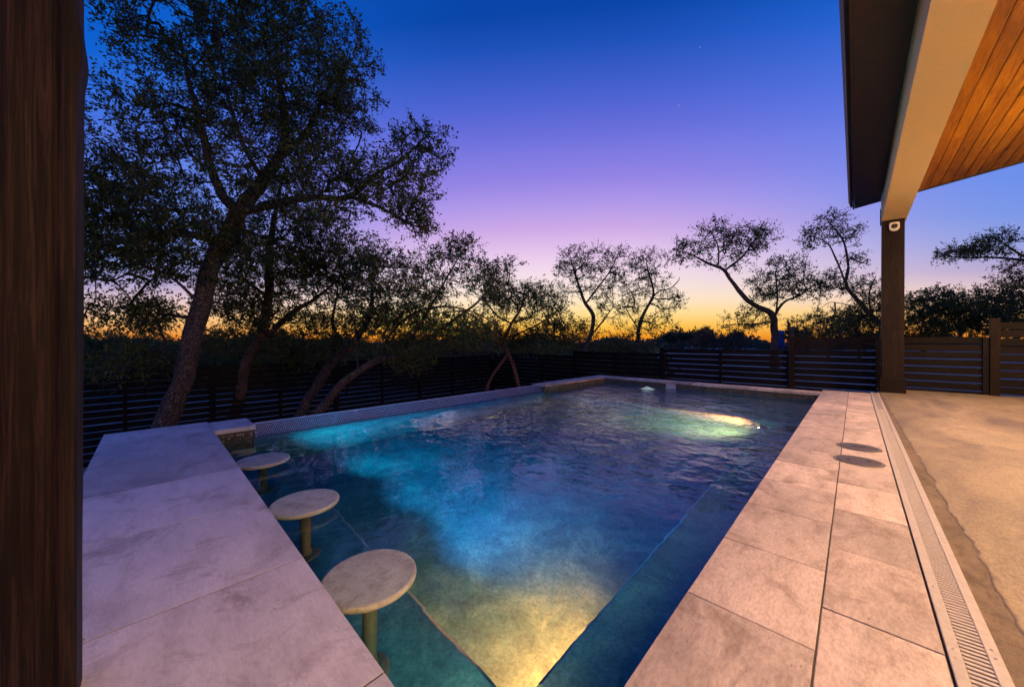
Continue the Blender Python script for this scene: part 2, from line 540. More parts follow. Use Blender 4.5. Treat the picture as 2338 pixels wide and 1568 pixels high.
def water_mat():
    m, nt, b = mat_new('pool water')
    nt.nodes.remove(b)
    o = nt.nodes['Material Output']
    gl = nt.nodes.new('ShaderNodeBsdfGlass'); gl.inputs['IOR'].default_value = 1.333
    gl.inputs['Roughness'].default_value = .0; gl.inputs['Color'].default_value = (1, 1, 1, 1)
    vec = mapping(nt, (1, 1, 1), rnd=False)
    n1 = noise_n(nt, vec, 2.6, 1, .4, .5)
    n2 = noise_n(nt, vec, 9.0, 1, .5, .3)
    # the far half is stirred by the return jets
    tcn = nt.nodes.new('ShaderNodeTexCoord'); sp = nt.nodes.new('ShaderNodeSeparateXYZ'); nt.links.new(tcn.outputs['Object'], sp.inputs[0])
    mr = nt.nodes.new('ShaderNodeMapRange'); nt.links.new(sp.outputs['Y'], mr.inputs[0])
    mr.inputs['From Min'].default_value = 2.0; mr.inputs['From Max'].default_value = 6.5
    mr.inputs['To Min'].default_value = .16; mr.inputs['To Max'].default_value = 1.0
    s1 = nt.nodes.new('ShaderNodeMath'); s1.operation = 'MULTIPLY_ADD'; nt.links.new(n2, s1.inputs[0]); s1.inputs[1].default_value = .35; nt.links.new(n1, s1.inputs[2])
    s2 = nt.nodes.new('ShaderNodeMath'); s2.operation = 'MULTIPLY'; nt.links.new(s1.outputs[0], s2.inputs[0]); nt.links.new(mr.outputs[0], s2.inputs[1])
    bp = nt.nodes.new('ShaderNodeBump'); bp.inputs['Strength'].default_value = 1.0; bp.inputs['Distance'].default_value = .038
    nt.links.new(s2.outputs[0], bp.inputs['Height']); nt.links.new(bp.outputs[0], gl.inputs['Normal'])
    nt.links.new(gl.outputs[0], o.inputs['Surface'])
    va = nt.nodes.new('ShaderNodeVolumeAbsorption'); va.inputs['Color'].default_value = (.10, .79, .90, 1); va.inputs['Density'].default_value = 1.2
    nt.links.new(va.outputs[0], o.inputs['Volume'])
    return m


M['water'] = water_mat()


def emit_mat(name, col, strength):
    m, nt, b = mat_new(name)
    b.inputs['Base Color'].default_value = tuple(col) + (1,)
    b.inputs['Emission Color'].default_value = tuple(col) + (1,)
    b.inputs['Emission Strength'].default_value = strength
    return m


# ------------------------------------------------------------------ ground and far land
XR = -0.53      # pool edge, right deck
XL = -5.69      # pool inner face, infinity side
Y0 = 0.535      # pool edge at the bar counter
Y1 = 10.05      # pool inner face, far wall
WZ = -0.175     # water level
GZ = -2.0


def ground_mat():
    m, nt, b = mat_new('dry grass ground')
    vec = mapping(nt, rnd=False, coord='Object')
    n1 = noise_n(nt, vec, .05, 6, .6); n2 = noise_n(nt, vec, 1.5, 8, .7)
    c = cramp(nt, n1, [(.35, (.16, .13, .09)), (.5, (.30, .25, .20)), (.65, (.42, .36, .30))])
    c = mixc(nt, .8, c, cramp(nt, n2, [(.3, (.5, .5, .5)), (.7, (1.2, 1.15, 1.1))]), 'MULTIPLY')
    nt.links.new(c, b.inputs['Base Color']); b.inputs['Roughness'].default_value = .95
    bump(nt, b, n2, .6, .1)
    return m


M['ground'] = ground_mat()
nx = 70
gs = np.sign(np.linspace(-1, 1, nx)) * np.abs(np.linspace(-1, 1, nx)) ** 3 * 2500
gx, gy = np.meshgrid(gs, gs, indexing='ij')
rr_ = np.sqrt(gx ** 2 + gy ** 2)
gz = GZ + np.where(rr_ > 30, 0.25 * np.sin(gx * .02) * np.cos(gy * .017) * np.clip((rr_ - 30) / 100, 0, 1), 0)
co = np.stack([gx, gy, gz], -1).reshape(-1, 3)
ii = np.arange(nx - 1)
I, J = np.meshgrid(ii, ii, indexing='ij')
a_ = (I * nx + J).ravel()
g = mesh_np('ground', co, np.stack([a_, a_ + nx, a_ + nx + 1, a_ + 1], -1), 4, True)
tag(link('ground', g, M['ground']), kind='structure')
# the hole for the pool needs no cut: the basin floor lies above the ground sheet

# a pale track across the field
rd = MB()
pts = [at(1700, 797, 190), at(1640, 800, 150), at(1560, 806, 110)]
for i in range(2):
    p, q = pts[i], pts[i + 1]
    d_ = (q - p)[:2]; n_ = np.array([-d_[1], d_[0]]) / np.linalg.norm(d_) * 3
    rd.add([(p[0] - n_[0], p[1] - n_[1], GZ + .3), (q[0] - n_[0], q[1] - n_[1], GZ + .3), (q[0] + n_[0], q[1] + n_[1], GZ + .3), (p[0] + n_[0], p[1] + n_[1], GZ + .3)], [(0, 1, 2, 3)])
tag(rd.build('road', plain('pale gravel track', (.45, .42, .42), .9, 0, .5, .1, 0)), kind='structure')

# ------------------------------------------------------------------ pool basin
FZ = -1.5
bs = MB()
# floor
bs.box(XL - .3, XR + .3, Y0 - .3, Y1 + .3, FZ - .15, FZ)
# walls (outer shells butt on the floor)
bs.box(XR, XR + .3, Y0 - .3, Y1 + .3, FZ, -.20)
bs.box(XL - .3, XR, Y0 - .3, Y0, FZ, -.20)
bs.box(XL - .3, XR, Y1, Y1 + .3, FZ, -.20)
bs.box(XL - .33, XL - .02, Y0, Y1, FZ, -.20)
# bar ledge and side bench
bs.box(XL, XR, Y0, 1.215, FZ, -.90, .025)
tag(bs.build('pool_basin', M['plaster']), kind='structure')
bn = MB()
bn.box(-1.035, XR, 1.217, 6.98, FZ, -.62, .02)
bn.box(-1.035, XR, 6.98, 7.4, FZ, -.95)
bn.box(XL, XR, 7.402, Y1, FZ, -.60)
tag(bn.build('pool_bench', M['plaster']), kind='structure')

# water body: closed, wavy top handled by relief of the surface
wb = MB()
wx0, wx1, wy0, wy1 = XL - .08, XR + .012, Y0 - .012, Y1 + .012
ny = 60; nxx = 40
vs = []; fs = []
rng = np.random.default_rng(4)
for i in range(nxx + 1):
    for j in range(ny + 1):
        x = wx0 + (wx1 - wx0) * i / nxx; y = wy0 + (wy1 - wy0) * j / ny
        vs.append((x, y, WZ))
for i in range(nxx):
    for j in range(ny):
        a = i * (ny + 1) + j
        fs.append((a, a + ny + 1, a + ny + 2, a + 1))
wb.add(vs, fs)
b0 = len(wb.v)
wb.v += [(wx0, wy0, FZ - .02), (wx1, wy0, FZ - .02), (wx1, wy1, FZ - .02), (wx0, wy1, FZ - .02)]
idx = lambda i, j: i * (ny + 1) + j
wb.f.append((b0, b0 + 3, b0 + 2, b0 + 1))
wb.f.append(tuple([b0, b0 + 1] + [idx(i, 0) for i in range(nxx, -1, -1)]))
wb.f.append(tuple([b0 + 2, b0 + 3] + [idx(i, ny) for i in range(0, nxx + 1)]))
wb.f.append(tuple([b0 + 1, b0 + 2] + [idx(nxx, j) for j in range(ny, -1, -1)]))
wb.f.append(tuple([b0 + 3, b0] + [idx(0, j) for j in range(0, ny + 1)]))
water = wb.build('water', M['water'], smooth=False)
tag(water, kind='structure')

# ------------------------------------------------------------------ mosaic helper
TP = .0285


def tile_mesh(s=TP * .80, h=.004):
    m = MB(); a = s / 2; c = s * .1
    m.add([(-a, -a, 0), (a, -a, 0), (a, a, 0), (-a, a, 0), (-a + c, -a + c, h), (a - c, -a + c, h), (a - c, a - c, h), (-a + c, a - c, h)],
          [(4, 5, 6, 7), (0, 1, 5, 4), (1, 2, 6, 5), (2, 3, 7, 6), (3, 0, 4, 7)])
    return m


def tile_field(origin, u, w, nu, nw, seed, jitter=.12, stagger=0.0):
    """matrices of tiles on the plane origin + u*i + w*j"""
    rg = random.Random(seed)
    u = Vector(u).normalized(); w = Vector(w).normalized(); n = u.cross(w).normalized()
    out = []
    for j in range(nw):
        for i in range(nu):
            p = Vector(origin) + u * (TP * (i + .5 + (stagger if j % 2 else 0))) + w * (TP * (j + .5))
            ru = rg.uniform(-jitter, jitter)
            m = Matrix((u, w, n)).transposed().to_4x4()
            m = m @ Matrix.Rotation(ru * .5, 4, 'Z') @ Matrix.Rotation(rg.uniform(-.05, .05), 4, 'X') @ Matrix.Rotation(rg.uniform(-.05, .05), 4, 'Y')
            m.translation = p
            out.append(m)
    return out


def joined_tiles(name, mats, mat, parent):
    base = tile_mesh()
    bv = np.array(base.v); bf = np.array(base.f)
    A = np.array([[list(r) for r in m] for m in mats])
    co = np.einsum('nij,kj->nki', A[:, :3, :3], bv) + A[:, None, :3, 3]
    nb = len(bv)
    f = (bf[None] + (np.arange(len(mats)) * nb)[:, None, None]).reshape(-1, 4)
    me = mesh_np(name, co.reshape(-1, 3), f, 4)
    return tag(link(name, me, mat, parent), kind='stuff')


# infinity edge: sloping weir, mosaic on its inner slope
weir = empty('infinity_edge', (XL, .97, WZ), 'long sloping infinity edge covered with small dark blue mosaic tiles', 'pool edge')
YA, YB = .985, 7.02
pr = [(XL, -.30), (XL - .21, -.012), (XL - .25, -.012), (XL - .34, -.30)]
wm_ = MB(); wm_.prism([(x - XL, z - WZ) for x, z in pr], YA - .97, YB - .97)
wo = wm_.build('weir_wall', M['grout'], weir); fix_normals(wo.data)
sl_w = Vector((-.21, 0, .288)); L_sl = sl_w.length
tl = tile_field((0 + .0005, YA - .97, -.30 - WZ + .0005), (0, 1, 0), sl_w, int((YB - YA) / TP), int(L_sl / TP), 5, stagger=.5)
# normal must face the pool (+x): u x w = (0,1,0)x(-.2,0,.29) = (.29,0,.2) fine
order = sorted(range(len(tl)), key=lambda k: (tl[k].translation + Vector((XL, .97, WZ))).length if (tl[k].translation.z > -.0) else 99)
tme = tile_mesh().mesh('mosaic_tile'); tme.materials.append(M['mosaic'])
for k in order[:300]:
    o = bpy.data.objects.new('mosaic_tile', tme); C.objects.link(o); o.parent = weir; o.matrix_local = tl[k]
joined_tiles('mosaic_field', [tl[k] for k in order[300:]], M['mosaic'], weir)
fl = tile_field((-.21, YA - .97, -.012 - WZ + .0005), (0, 1, 0), (-1, 0, 0), int((YB - YA) / TP), 1, 6)
joined_tiles('mosaic_rim', fl, M['mosaic'], weir)


# tile bands under the copings (raised stubs and far wall)
def band(parent, origin, u, length, z0=-.34, z1=-.056, seed=1):
    nu = int(length / TP); nw = int((z1 - z0) / TP)
    return joined_tiles('waterline_tiles', tile_field(origin, u, (0, 0, 1), nu, nw, seed), M['band'], parent)


def slab_mesh(dx, dy, dz, ch=.005):
    m = MB(); m.box(-dx / 2, dx / 2, -dy / 2, dy / 2, -dz, 0, ch); return m.mesh('slab')


# ------------------------------------------------------------------ coping walls
G = .004
stub = empty('coping_wall', (XL, .75, 0), 'short raised tile-faced pier between the stone bar top and the infinity edge', 'pool wall')
s = MB(); s.box(-.62, -.004, -.215, .205, -2.0, -.058); s.build('pier', M['grout_dark'], stub)
link('coping_stone', slab_mesh(.63, .44, .055), M['counter_stone'], stub, (-.305, -.003, 0))
band(stub, (.0, -.215, -.34), (0, 1, 0), .42, seed=11)
fs_ = empty('coping_wall', (XL, 8.6, 0), 'raised pier with pale coping at the far end of the infinity edge', 'pool wall')
s = MB(); s.box(-.40, -.004, -1.57, 1.83, -2.0, -.058); s.build('pier', M['grout_dark'], fs_)
for k, (ya, yb) in enumerate([(7.02, 7.93), (7.934, 8.86), (8.864, 9.75), (9.754, 10.45)]):
    link('coping_stone', slab_mesh(.44, yb - ya, .055), M['travertine'], fs_, (-.205 + .02, (ya + yb) / 2 - 8.6, 0))
band(fs_, (.0, -1.58, -.34), (0, 1, 0), 3.03, seed=12)
# its near face
joined_tiles('waterline_tiles', tile_field((-.39, -1.5745, -.34), (1, 0, 0), (0, 0, 1), 13, 9, 14), M['band'], fs_)
far = empty('coping_wall', (-3.1, Y1, 0), 'long low pool wall with pale coping before the back fence', 'pool wall')
s = MB(); s.box(XL + 3.1, XR + 3.1, .004, .38, -2.0, -.058); s.build('pier', M['grout_dark'], far)
xs = np.linspace(XL + .032, XR, 9)
for a, b_ in zip(xs[:-1], xs[1:]):
    link('coping_stone', slab_mesh(b_ - a - G, .40, .055), M['travertine'], far, ((a + b_) / 2 + 3.1, .185, 0))
nu = int((XR - XL) / TP)
joined_tiles('waterline_tiles', tile_field((XR + 3.1, 0, -.34), (-1, 0, 0), (0, 0, 1), nu, 9, 13), M['band'], far)
sk = MB(); sk.box(-.13, .13, -.006, .0, -.30, -.06)
sk.build('skimmer_plate', plain('white skimmer', (.5, .5, .5), .5), far, (-.55, 0, 0))

# ------------------------------------------------------------------ right deck
deck = link('pool_deck', (lambda m: (m.box(XR + .004, .232, .0 - 3, 10.80, -.22, -.0045), m.mesh('pool_deck'))[1])(MB()), M['mortar'])
tag(deck, kind='structure')
TW = .433; TL = .606


def paver(x0, x1, y0, y1, parent, mat=None, zt=0.0, name='paver'):
    rg = random.Random(int(x0 * 1000) * 7 + int(y0 * 1000))
    g_ = .003
    me = slab_mesh(x1 - x0 - 2 * g_, y1 - y0 - 2 * g_, .05, .0022)
    o = link(name, me, mat or M['travertine'], parent, ((x0 + x1) / 2, (y0 + y1) / 2, zt + rg.uniform(-.001, .0012)))
    o.rotation_euler = (rg.uniform(-.0015, .0015), rg.uniform(-.0015, .0015), rg.uniform(-.002, .002))
    return o


y = 1.045 - 6 * TL
while y < 10.8:
    y2 = min(y + TL, 10.8)
    if y2 - y > .05: paver(XR, -.097, y, y2, deck)
    y += TL
y = 1.34 - 7 * TL
while y < 10.8:
    y2 = min(y + TL, 10.8)
    if y2 - y > .05: paver(-.097, .233, y, y2, deck)
    y += TL
# wall face below the near deck coping
dw = MB(); dw.box(XR + .006, XR + .02, Y0, Y1, -.30, -.052)
dwo = empty('waterline_band', (XR, 5, 0), 'dark waterline tile band under the right deck edge', 'tile band')
dw.v = [(x - XR, y - 5, z) for x, y, z in dw.v]
dw.build('backing', M['grout_dark'], dwo)
joined_tiles('waterline_tiles', tile_field((.006, Y1 - 5, -.34), (0, -1, 0), (0, 0, 1), int((Y1 - Y0) / TP), 9, 15), M['band'], dwo)

# strip of rough mortar between the drain and the slab
bed = MB(); bed.box(.372, 6.0, -3, 12.15, -.25, -.008)
tag(bed.build('mortar_bed', M['dirt']), kind='structure')
# concrete patio slab with ragged edge, a real sheet 3 cm thick
vs = []; fs = []
ys = np.arange(-3, 12.1601, .025)
for j, y in enumerate(ys):
    w = .0 if y > 9 else min(1, (9 - y) / 6)
    ex = .398 + .06 * w + .010 * noise.noise(Vector((0, y * .9, 3))) * (0.3 + w) + .016 * noise.noise(Vector((0, y * 4, 7))) + .012 * noise.noise(Vector((0, y * 13, 9))) + .007 * noise.noise(Vector((0, y * 31, 9)))
    prof_x = [ex, ex + .004, ex + .012, ex + .05, .9, 1.5, 3.0, 6.0]
    prof_z = [-.0095, -.002, -.0004, 0, 0, 0, 0, 0]
    for px, pz in zip(prof_x, prof_z):
        vs.append((px, y, pz + (.0015 * noise.noise(Vector((px * 3, y * 3, 0))))))
n = 8
for j in range(len(ys) - 1):
    for i in range(n - 1):
        a = j * n + i
        fs.append((a, a + 1, a + 1 + n, a + n))
fs.append(tuple((len(ys) - 1) * n + i for i in range(n)) + ())
pm = MB(); pm.add(vs, fs[:-1])
# skirt at the far edge
b0 = (len(ys) - 1) * n
sk_b = len(pm.v)
pm.v += [(pm.v[b0 + i][0], ys[-1], -.25) for i in range(n)]
for i in range(n - 1): pm.f.append((b0 + i, b0 + i + 1, sk_b + i + 1, sk_b + i))
po = pm.build('patio', M['concrete'], smooth=True); tag(po, kind='structure'); bv_ = None
# substructure hiding the deck's void beyond the far edge
ft = MB(); ft.box(XR + .3, 6.0, 10.4, 12.14, -2.0, -.255)
tag(ft.build('footing', M['mortar']), kind='structure')

# ------------------------------------------------------------------ channel drain
dr = empty('channel_drain', (.238, 5, 0), 'narrow beige channel drain with slotted grate along the paved strip', 'drain')
DX0, DX1 = 0.0, .132
DY0, DY1 = -3.0 - 5, 11.0 - 5
f = MB(); f.box(DX0, DX0 + .034, DY0, DY1, -.06, .003, .002); f.box(DX1 - .034, DX1, DY0, DY1, -.06, .003, .002)
f.build('frame', M['drain'], dr)
f = MB(); f.box(DX0 + .034, DX1 - .034, DY0, DY1, -.065, -.045); f.build('trough', M['dark_void'], dr)
bp_ = .0235
bm_ = MB(); bm_.box(-.032, .032, -.0065, .0065, -.014, 0, .0015)
bme = bm_.mesh('grate_bar'); bme.materials.append(M['drain'])
cxb = (DX0 + DX1) / 2
ny_ = int((11.0 - 1.3) / bp_)
bars = [1.3 + k * bp_ for k in range(ny_)]
for y in bars[:300]:
    o = bpy.data.objects.new('grate_bar', bme); C.objects.link(o); o.parent = dr
    o.location = (cxb, y - 5, .0005); o.rotation_euler = (0, 0, .10)
rest = MB()
for y in bars[300:] + [1.3 - k * bp_ for k in range(1, 150)]:
    rest.box(cxb - .032, cxb + .032, y - 5 - .0065, y - 5 + .0065, -.014, .0005)
tag(rest.build('grate_rest', M['drain'], dr), kind='stuff')
hs = MB(); hs.lathe([(.0045, 0), (.0045, .0018), (.003, .0024)], 10)
hme = hs.mesh('screw'); hme.materials.append(M['screw'])
y = 1.45
while y < 7:
    for xx, dy in ((DX0 + .017, 0), (DX1 - .017, .09)):
        for e in (0, .05):
            o = bpy.data.objects.new('screw', hme); C.objects.link(o); o.parent = dr; o.location = (xx, y + dy + e - 5, .003)
    y += .5


# ------------------------------------------------------------------ lids
def lid(x, y, label, holes):
    t_ = empty('skimmer_lid', (x, y, .001), label, 'lid', 'round service lids in the paving')
    m = MB(); m.lathe([(.175, 0), (.175, .003), (.171, .0045), (.160, .0045), (.158, .0025)], 48); m.build('ring', M['lid_ring'], t_)
    m = MB(); m.lathe([(.150, 0), (.150, .004), (.146, .0075), (.12, .0075), (0.02, .008)], 48); m.build('disc', M['lid'], t_)
    for (a, r, ln) in holes:
        m = MB(); m.boxc(0, 0, 0, ln, .022, .002, .0008)  # near-black plate on top of the disc; its colour stands for the hole's shade
        o = m.build('finger_hole_shade', M['dark_void'], t_, (r * math.cos(a), r * math.sin(a), .0092)); o.rotation_euler = (0, 0, a)
    return t_


lid(.030, 5.15, 'farther of two round grey lids set into the paving beside the pool', [(.3, .0, .11)])
l2 = lid(.026, 4.555, 'nearer round grey lid in the paving, with two finger holes', [(.25, .07, .03), (.25 + math.pi, .07, .03)])

# ------------------------------------------------------------------ bar counter
bar = empty('bar_counter', (-3.4, .07, 0), 'wide pale stone bar top running along the near end of the pool', 'bar counter')
cy0, cy1 = -.39, Y0 + .006
joints = [-6.40, -5.72, -4.80, -3.868, -2.955, -2.02, -1.122, -.53]
for a, b_ in zip(joints[:-1], joints[1:]):
    me = slab_mesh(b_ - a - .007, cy1 - cy0, .05, .0012)
    o = link('stone_slab', me, M['counter_stone'], bar, ((a + b_) / 2 + 3.4, (cy0 + cy1) / 2 - .07, 0))
m = MB(); m.box(-6.36 + 3.4, -.6 + 3.4, cy0 + .05 - .07, cy1 - .012 - .07, -2.0, -.052); m.box(-6.36 + 3.4, -.6 + 3.4, cy0 + .055 - .07, cy1 - .004 - .07, -.052, -.003); m.build('base', M['mortar'], bar)
nb_ = int((6.36 - .55) / TP)
joined_tiles('waterline_tiles', tile_field((-5.66 + 3.4, cy1 - .0115 - .07, -.34), (1, 0, 0), (0, 0, 1), int((5.66 - .54) / TP), 9, 16), M['band'], bar)


# ------------------------------------------------------------------ stools
def stool(x, y, label, z=-.105, r=.235):
    t_ = empty('bar_stool', (x, y, -.90), label, 'stool', 'submerged stone stools at the swim-up bar')
    h = z + .90
    m = MB()
    m.lathe([(.05, h - .036), (r - .010, h - .034), (r - .002, h - .028), (r, h - .018), (r - .002, h - .008), (r - .008, h - .001), (r - .02, h), (r * .5, h + .001), (.01, h + .001)], 64)
    o = m.build('seat', M['stool_stone'], t_, smooth=True)
    m = MB(); m.lathe([(.042, .02), (.037, .06), (.037, h - .07), (.045, h - .036)], 28); m.build('stem', M['stem_stone'], t_, smooth=True)
    m = MB(); m.lathe([(.10, 0), (.10, .010), (.085, .016), (.05, .022)], 32); m.build('base_flange', M['stem_stone'], t_, smooth=True)
    return t_


stool(-1.80, .79, 'nearest of the three round stone bar stools in the water, warmly lit rim')
stool(-2.985, .815, 'middle round stone bar stool standing in the pool')
stool(-4.36, .805, 'farthest round stone bar stool, small and bluish')


# ------------------------------------------------------------------ pool lights
def pool_light(loc, power, label, aim=(-1, 0, -.12), size=math.radians(150), lc=None, pc=None, ls=22, flat=False):
    t_ = empty('pool_light', loc, label, 'pool light', 'underwater pool lights')
    rot = Vector(aim).to_track_quat('-Z', 'Y')
    m = MB(); m.lathe([(.075, -.012), (.075, .006), (.060, .012)], 32); o = m.build('rim', M['screw'], t_)
    o.rotation_mode = 'QUATERNION'; o.rotation_quaternion = Vector(aim).to_track_quat('Z', 'Y')
    m = MB(); k_ = .12 if flat else 1.0; m.lathe([(.058, .010), (.052, .010 + .020 * k_), (.035, .010 + .036 * k_), (.012, .010 + .042 * k_)], 32); o = m.build('lens', emit_mat('lamp lens', lc or (1, .72, .32), ls), t_, smooth=True)
    o.rotation_mode = 'QUATERNION'; o.rotation_quaternion = Vector(aim).to_track_quat('Z', 'Y')
    ld = bpy.data.lights.new('pool_lamp', 'SPOT'); ld.energy = power; ld.color = pc or POOLC; ld.spot_size = size; ld.spot_blend = 1.0
    ld.shadow_soft_size = .04
    lo = bpy.data.objects.new('bulb', ld); C.objects.link(lo); lo.parent = t_
    lo.location = Vector(aim).normalized() * .07
    lo.rotation_mode = 'QUATERNION'; lo.rotation_quaternion = rot
    return t_


pool_light((-1.04, 1.74, -.82), POOL_W[0], 'pool light near the bar that floods the near water yellow', (-.80, .08, -.62), size=R(140))
pool_light((-1.04, 6.80, -.585), POOL_W[1], 'bright pool light glowing at the far end of the bench', (-1, .42, -.62), size=R(96), pc=(1, .046, .009), ls=120)

pool_light((-4.55, 1.215, -1.00), POOL_W[3], 'added teal fill light under the bar ledge toward the far stool, unseen', (-.30, 1, .42), size=R(136), lc=(.4, .9, 1), pc=(.0, .66, .72), flat=True)  # unseen lamp added to tint the infinity wall and floor teal
pool_light((-3.65, 1.215, -1.00), POOL_W[3], 'added teal fill light under the bar ledge between the far and middle stools, unseen', (-.05, 1, .40), size=R(136), lc=(.4, .9, 1), pc=(.0, .60, .78), flat=True)  # extra unseen lamp, added to even out the teal
pool_light((-2.75, 1.215, -1.00), POOL_W[4], 'added blue fill light under the bar ledge between two stools, unseen', (.10, 1, .40), size=R(136), lc=(.4, .8, 1), pc=(.0, .56, .86), flat=True)  # unseen lamp added to turn the middle water blue

pool_light((XR - .002, .86, -.50), POOL_W[5], 'added warm fill light under the right coping beside the near stool, unseen', (-1, -.02, -.12), size=R(140), pc=(1, .24, .09))  # unseen lamp added to light the bar ledge and stool stems

# bubbler near the far wall
bub = empty('bubbler', (-4.05, 9.45, WZ), 'small glowing bubbler breaking the water near the far wall', 'fountain')
m = MB(); m.lathe([(.20, -.01), (.13, .010), (.08, .030), (.045, .05), (.02, .058), (.004, .06)], 24)
ome = m.mesh('foam')
for v_ in ome.vertices:
    v_.co.z += .014 * noise.noise(v_.co * 16)
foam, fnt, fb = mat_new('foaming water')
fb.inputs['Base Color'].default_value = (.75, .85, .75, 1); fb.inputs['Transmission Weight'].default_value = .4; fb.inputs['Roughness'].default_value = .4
fb.inputs['Emission Color'].default_value = (.75, 1.0, .6, 1); fb.inputs['Emission Strength'].default_value = .12  # foam given a glow of its own, standing for light from beneath
link('foam', ome, foam, bub)
m = MB(); m.lathe([(.05, -.9), (.05, -.86), (.03, -.84)], 20); m.build('nozzle', emit_mat('bubbler lamp', (.9, 1, .6), 8), bub)
ld = bpy.data.lights.new('bubbler_lamp', 'SPOT'); ld.energy = POOL_W[2]; ld.color = (.95, 1, .6); ld.spot_size = R(160); ld.spot_blend = 1; ld.shadow_soft_size = .05
lo = bpy.data.objects.new('bulb', ld); C.objects.link(lo); lo.parent = bub; lo.location = (0, -.25, -.75); lo.rotation_euler = (R(-70), 0, 0)

# ------------------------------------------------------------------ patio cover
RS = .13


def rz(x): return 4.235 + RS * (x + .025)


YE = 11.6
cover = empty('patio_cover', (.6, YE, 0), 'patio roof with cream beam, cedar plank ceiling and dark eave', 'patio cover')
cx_, cyy = .6, YE


def P_(m, name, mat, smooth=False):
    m.v = [(x - .6, y - YE, z) for x, y, z in m.v]
    me = m.mesh(name, smooth); fix_normals(me)
    return link(name, me, mat, cover)


# beam, slightly out of true
m = MB(); m.prism([(.415, 3.745), (.785, 3.745), (.785, rz(.785) - .002), (.415, rz(.415) - .002)], -4, YE)
P_(m, 'beam', M['stucco'])
m = MB(); m.prism([(.398, 3.735), (.4155, 3.735), (.4155, 4.10), (.398, 4.10)], YE - .06, YE - .005)
P_(m, 'beam_trim', M['fascia'])
# eave soffit panel and fascia
m = MB(); m.prism([(-.022, rz(-.022)), (.413, rz(.413)), (.413, rz(.413) + .03), (-.022, rz(-.022) + .03)], -4, YE)
P_(m, 'soffit', M['fascia'])
m = MB(); m.prism([(-.050, rz(-.05) - .012), (-.024, rz(-.024) - .012), (-.024, rz(-.024) + .22), (-.050, rz(-.05) + .22)], -4, YE)
P_(m, 'fascia_board', M['fascia'])
gx0 = -.052; gz0 = rz(-.05) + .05
gp = [(gx0, gz0), (gx0 - .035, gz0), (gx0 - .048, gz0 + .03), (gx0 - .052, gz0 + .07), (gx0 - .066, gz0 + .10), (gx0 - .070, gz0 + .125), (gx0 - .060, gz0 + .125), (gx0 - .044, gz0 + .07), (gx0 - .03, gz0 + .012), (gx0, gz0 + .012)]
m = MB(); m.prism(gp, -4, YE - .02); P_(m, 'gutter', M['gutter'])
# ceiling planks run with the beam
x = .788; k = 0
rgp = random.Random(3)
while x < 5.6:
    w = .158
    z0 = rz(x); z1 = rz(x + w)
    y = -4 + rgp.uniform(-2, 0)
    segs = []
    while y < YE - .03:
        ln = rgp.choice([3.6, 4.2, 4.9]); segs.append((max(-4, y), min(y + ln, YE - .03))); y += ln
    for (ya, yb) in segs:
        if yb - ya < .05: continue
        c = .009; th = .021
        m = MB()
        xa, xb = x + .002, x + w - .002
        m.prism([(xa, rz(xa) + c), (xa + c, rz(xa + c)), (xb - c, rz(xb - c)), (xb, rz(xb) + c), (xb, rz(xb) + th), (xa, rz(xa) + th)], ya + .001, yb - .001)
        me = m
        me.v = [(q[0] - (xa + xb) / 2, q[1] - (ya + yb) / 2, q[2] - z0) for q in me.v]
        mm = me.mesh('ceiling_plank'); fix_normals(mm)
        link('ceiling_plank', mm, M['ceiling'], cover, ((xa + xb) / 2 - .6, (ya + yb) / 2 - YE, z0))
    x += w; k += 1
m = MB(); m.prism([(-.06, rz(-.06) + .225), (5.75, rz(5.75) + .03), (5.75, rz(5.75) + .25), (-.06, rz(-.06) + .25)], -4, YE + .02)
P_(m, 'roof_deck', M['roof'])
m = MB(); m.prism([(.787, rz(.787) - .028), (5.75, rz(5.75) - .028), (5.75, rz(5.75) + .2), (.787, rz(.787) + .2)], YE - .028, YE + .004)
P_(m, 'rake_trim', M['fascia'])

# column
col = empty('column', (.585, 11.38, 0), 'dark stained timber column with base trim carrying the cream beam', 'column')
m = MB(); m.boxc(0, 0, 1.873, .335, .335, 3.742, .006)
cm = m.mesh('shaft'); link('shaft', cm, M['post_wood'], col)
m = MB(); m.boxc(0, 0, .155, .395, .395, .305, .008); link('base_trim', m.mesh('base_trim'), M['post_wood'], col)

# camera device on the column
cmr = empty('security_camera', (.585 + .015, 11.38 - .172, 3.58), 'small white round-faced security camera at the column top', 'camera')
wht = plain('white plastic', (.8, .74, .62), .4, 0, 10, .03, 0)
blk = plain('black lens glass', (.006, .006, .007), .1, 0, 10, .03, 0)


def yz_plate(w, h, th, rad, n=8):
    pts = []
    for cx2, cy2, a0 in ((w / 2 - rad * .5, h / 2 - rad * .5, 0), (-w / 2 + rad * .5, h / 2 - rad * .5, 90), (-w / 2 + rad, -h / 2 + rad, 180), (w / 2 - rad, -h / 2 + rad, 270)):
        rr = rad * .5 if cy2 > 0 else rad
        for k in range(n + 1):
            a = R(a0 + 90 * k / n); pts.append((cx2 + rr * math.cos(a), cy2 + rr * math.sin(a)))
    m = MB(); m.prism(pts, -th, 0)
    return m


m = yz_plate(.155, .185, .05, .07); me = m.mesh('housing'); fix_normals(me); link('housing', me, wht, cmr)
for nm, rr, th, mt in (('bezel', .048, .008, blk), ('lens', .026, .013, plain('lens ring', (.10, .08, .07), .2, .3))):
    m = MB(); m.lathe([(rr, 0), (rr, th), (rr * .7, th + .003)], 28); o = m.build(nm, mt, cmr, (0, -.05, .008)); o.rotation_euler = (R(90), 0, 0)

# house wall beyond the right edge of the view: carries the roof, bounces the patio light
hw = empty('house', (5.75, 4, 0), 'cream house wall behind the patio, out of the picture', 'house')
m = MB(); m.box(0, .2, -8, 7.6, -.2, rz(5.75) - .1); m.build('wall', M['stucco'], hw)


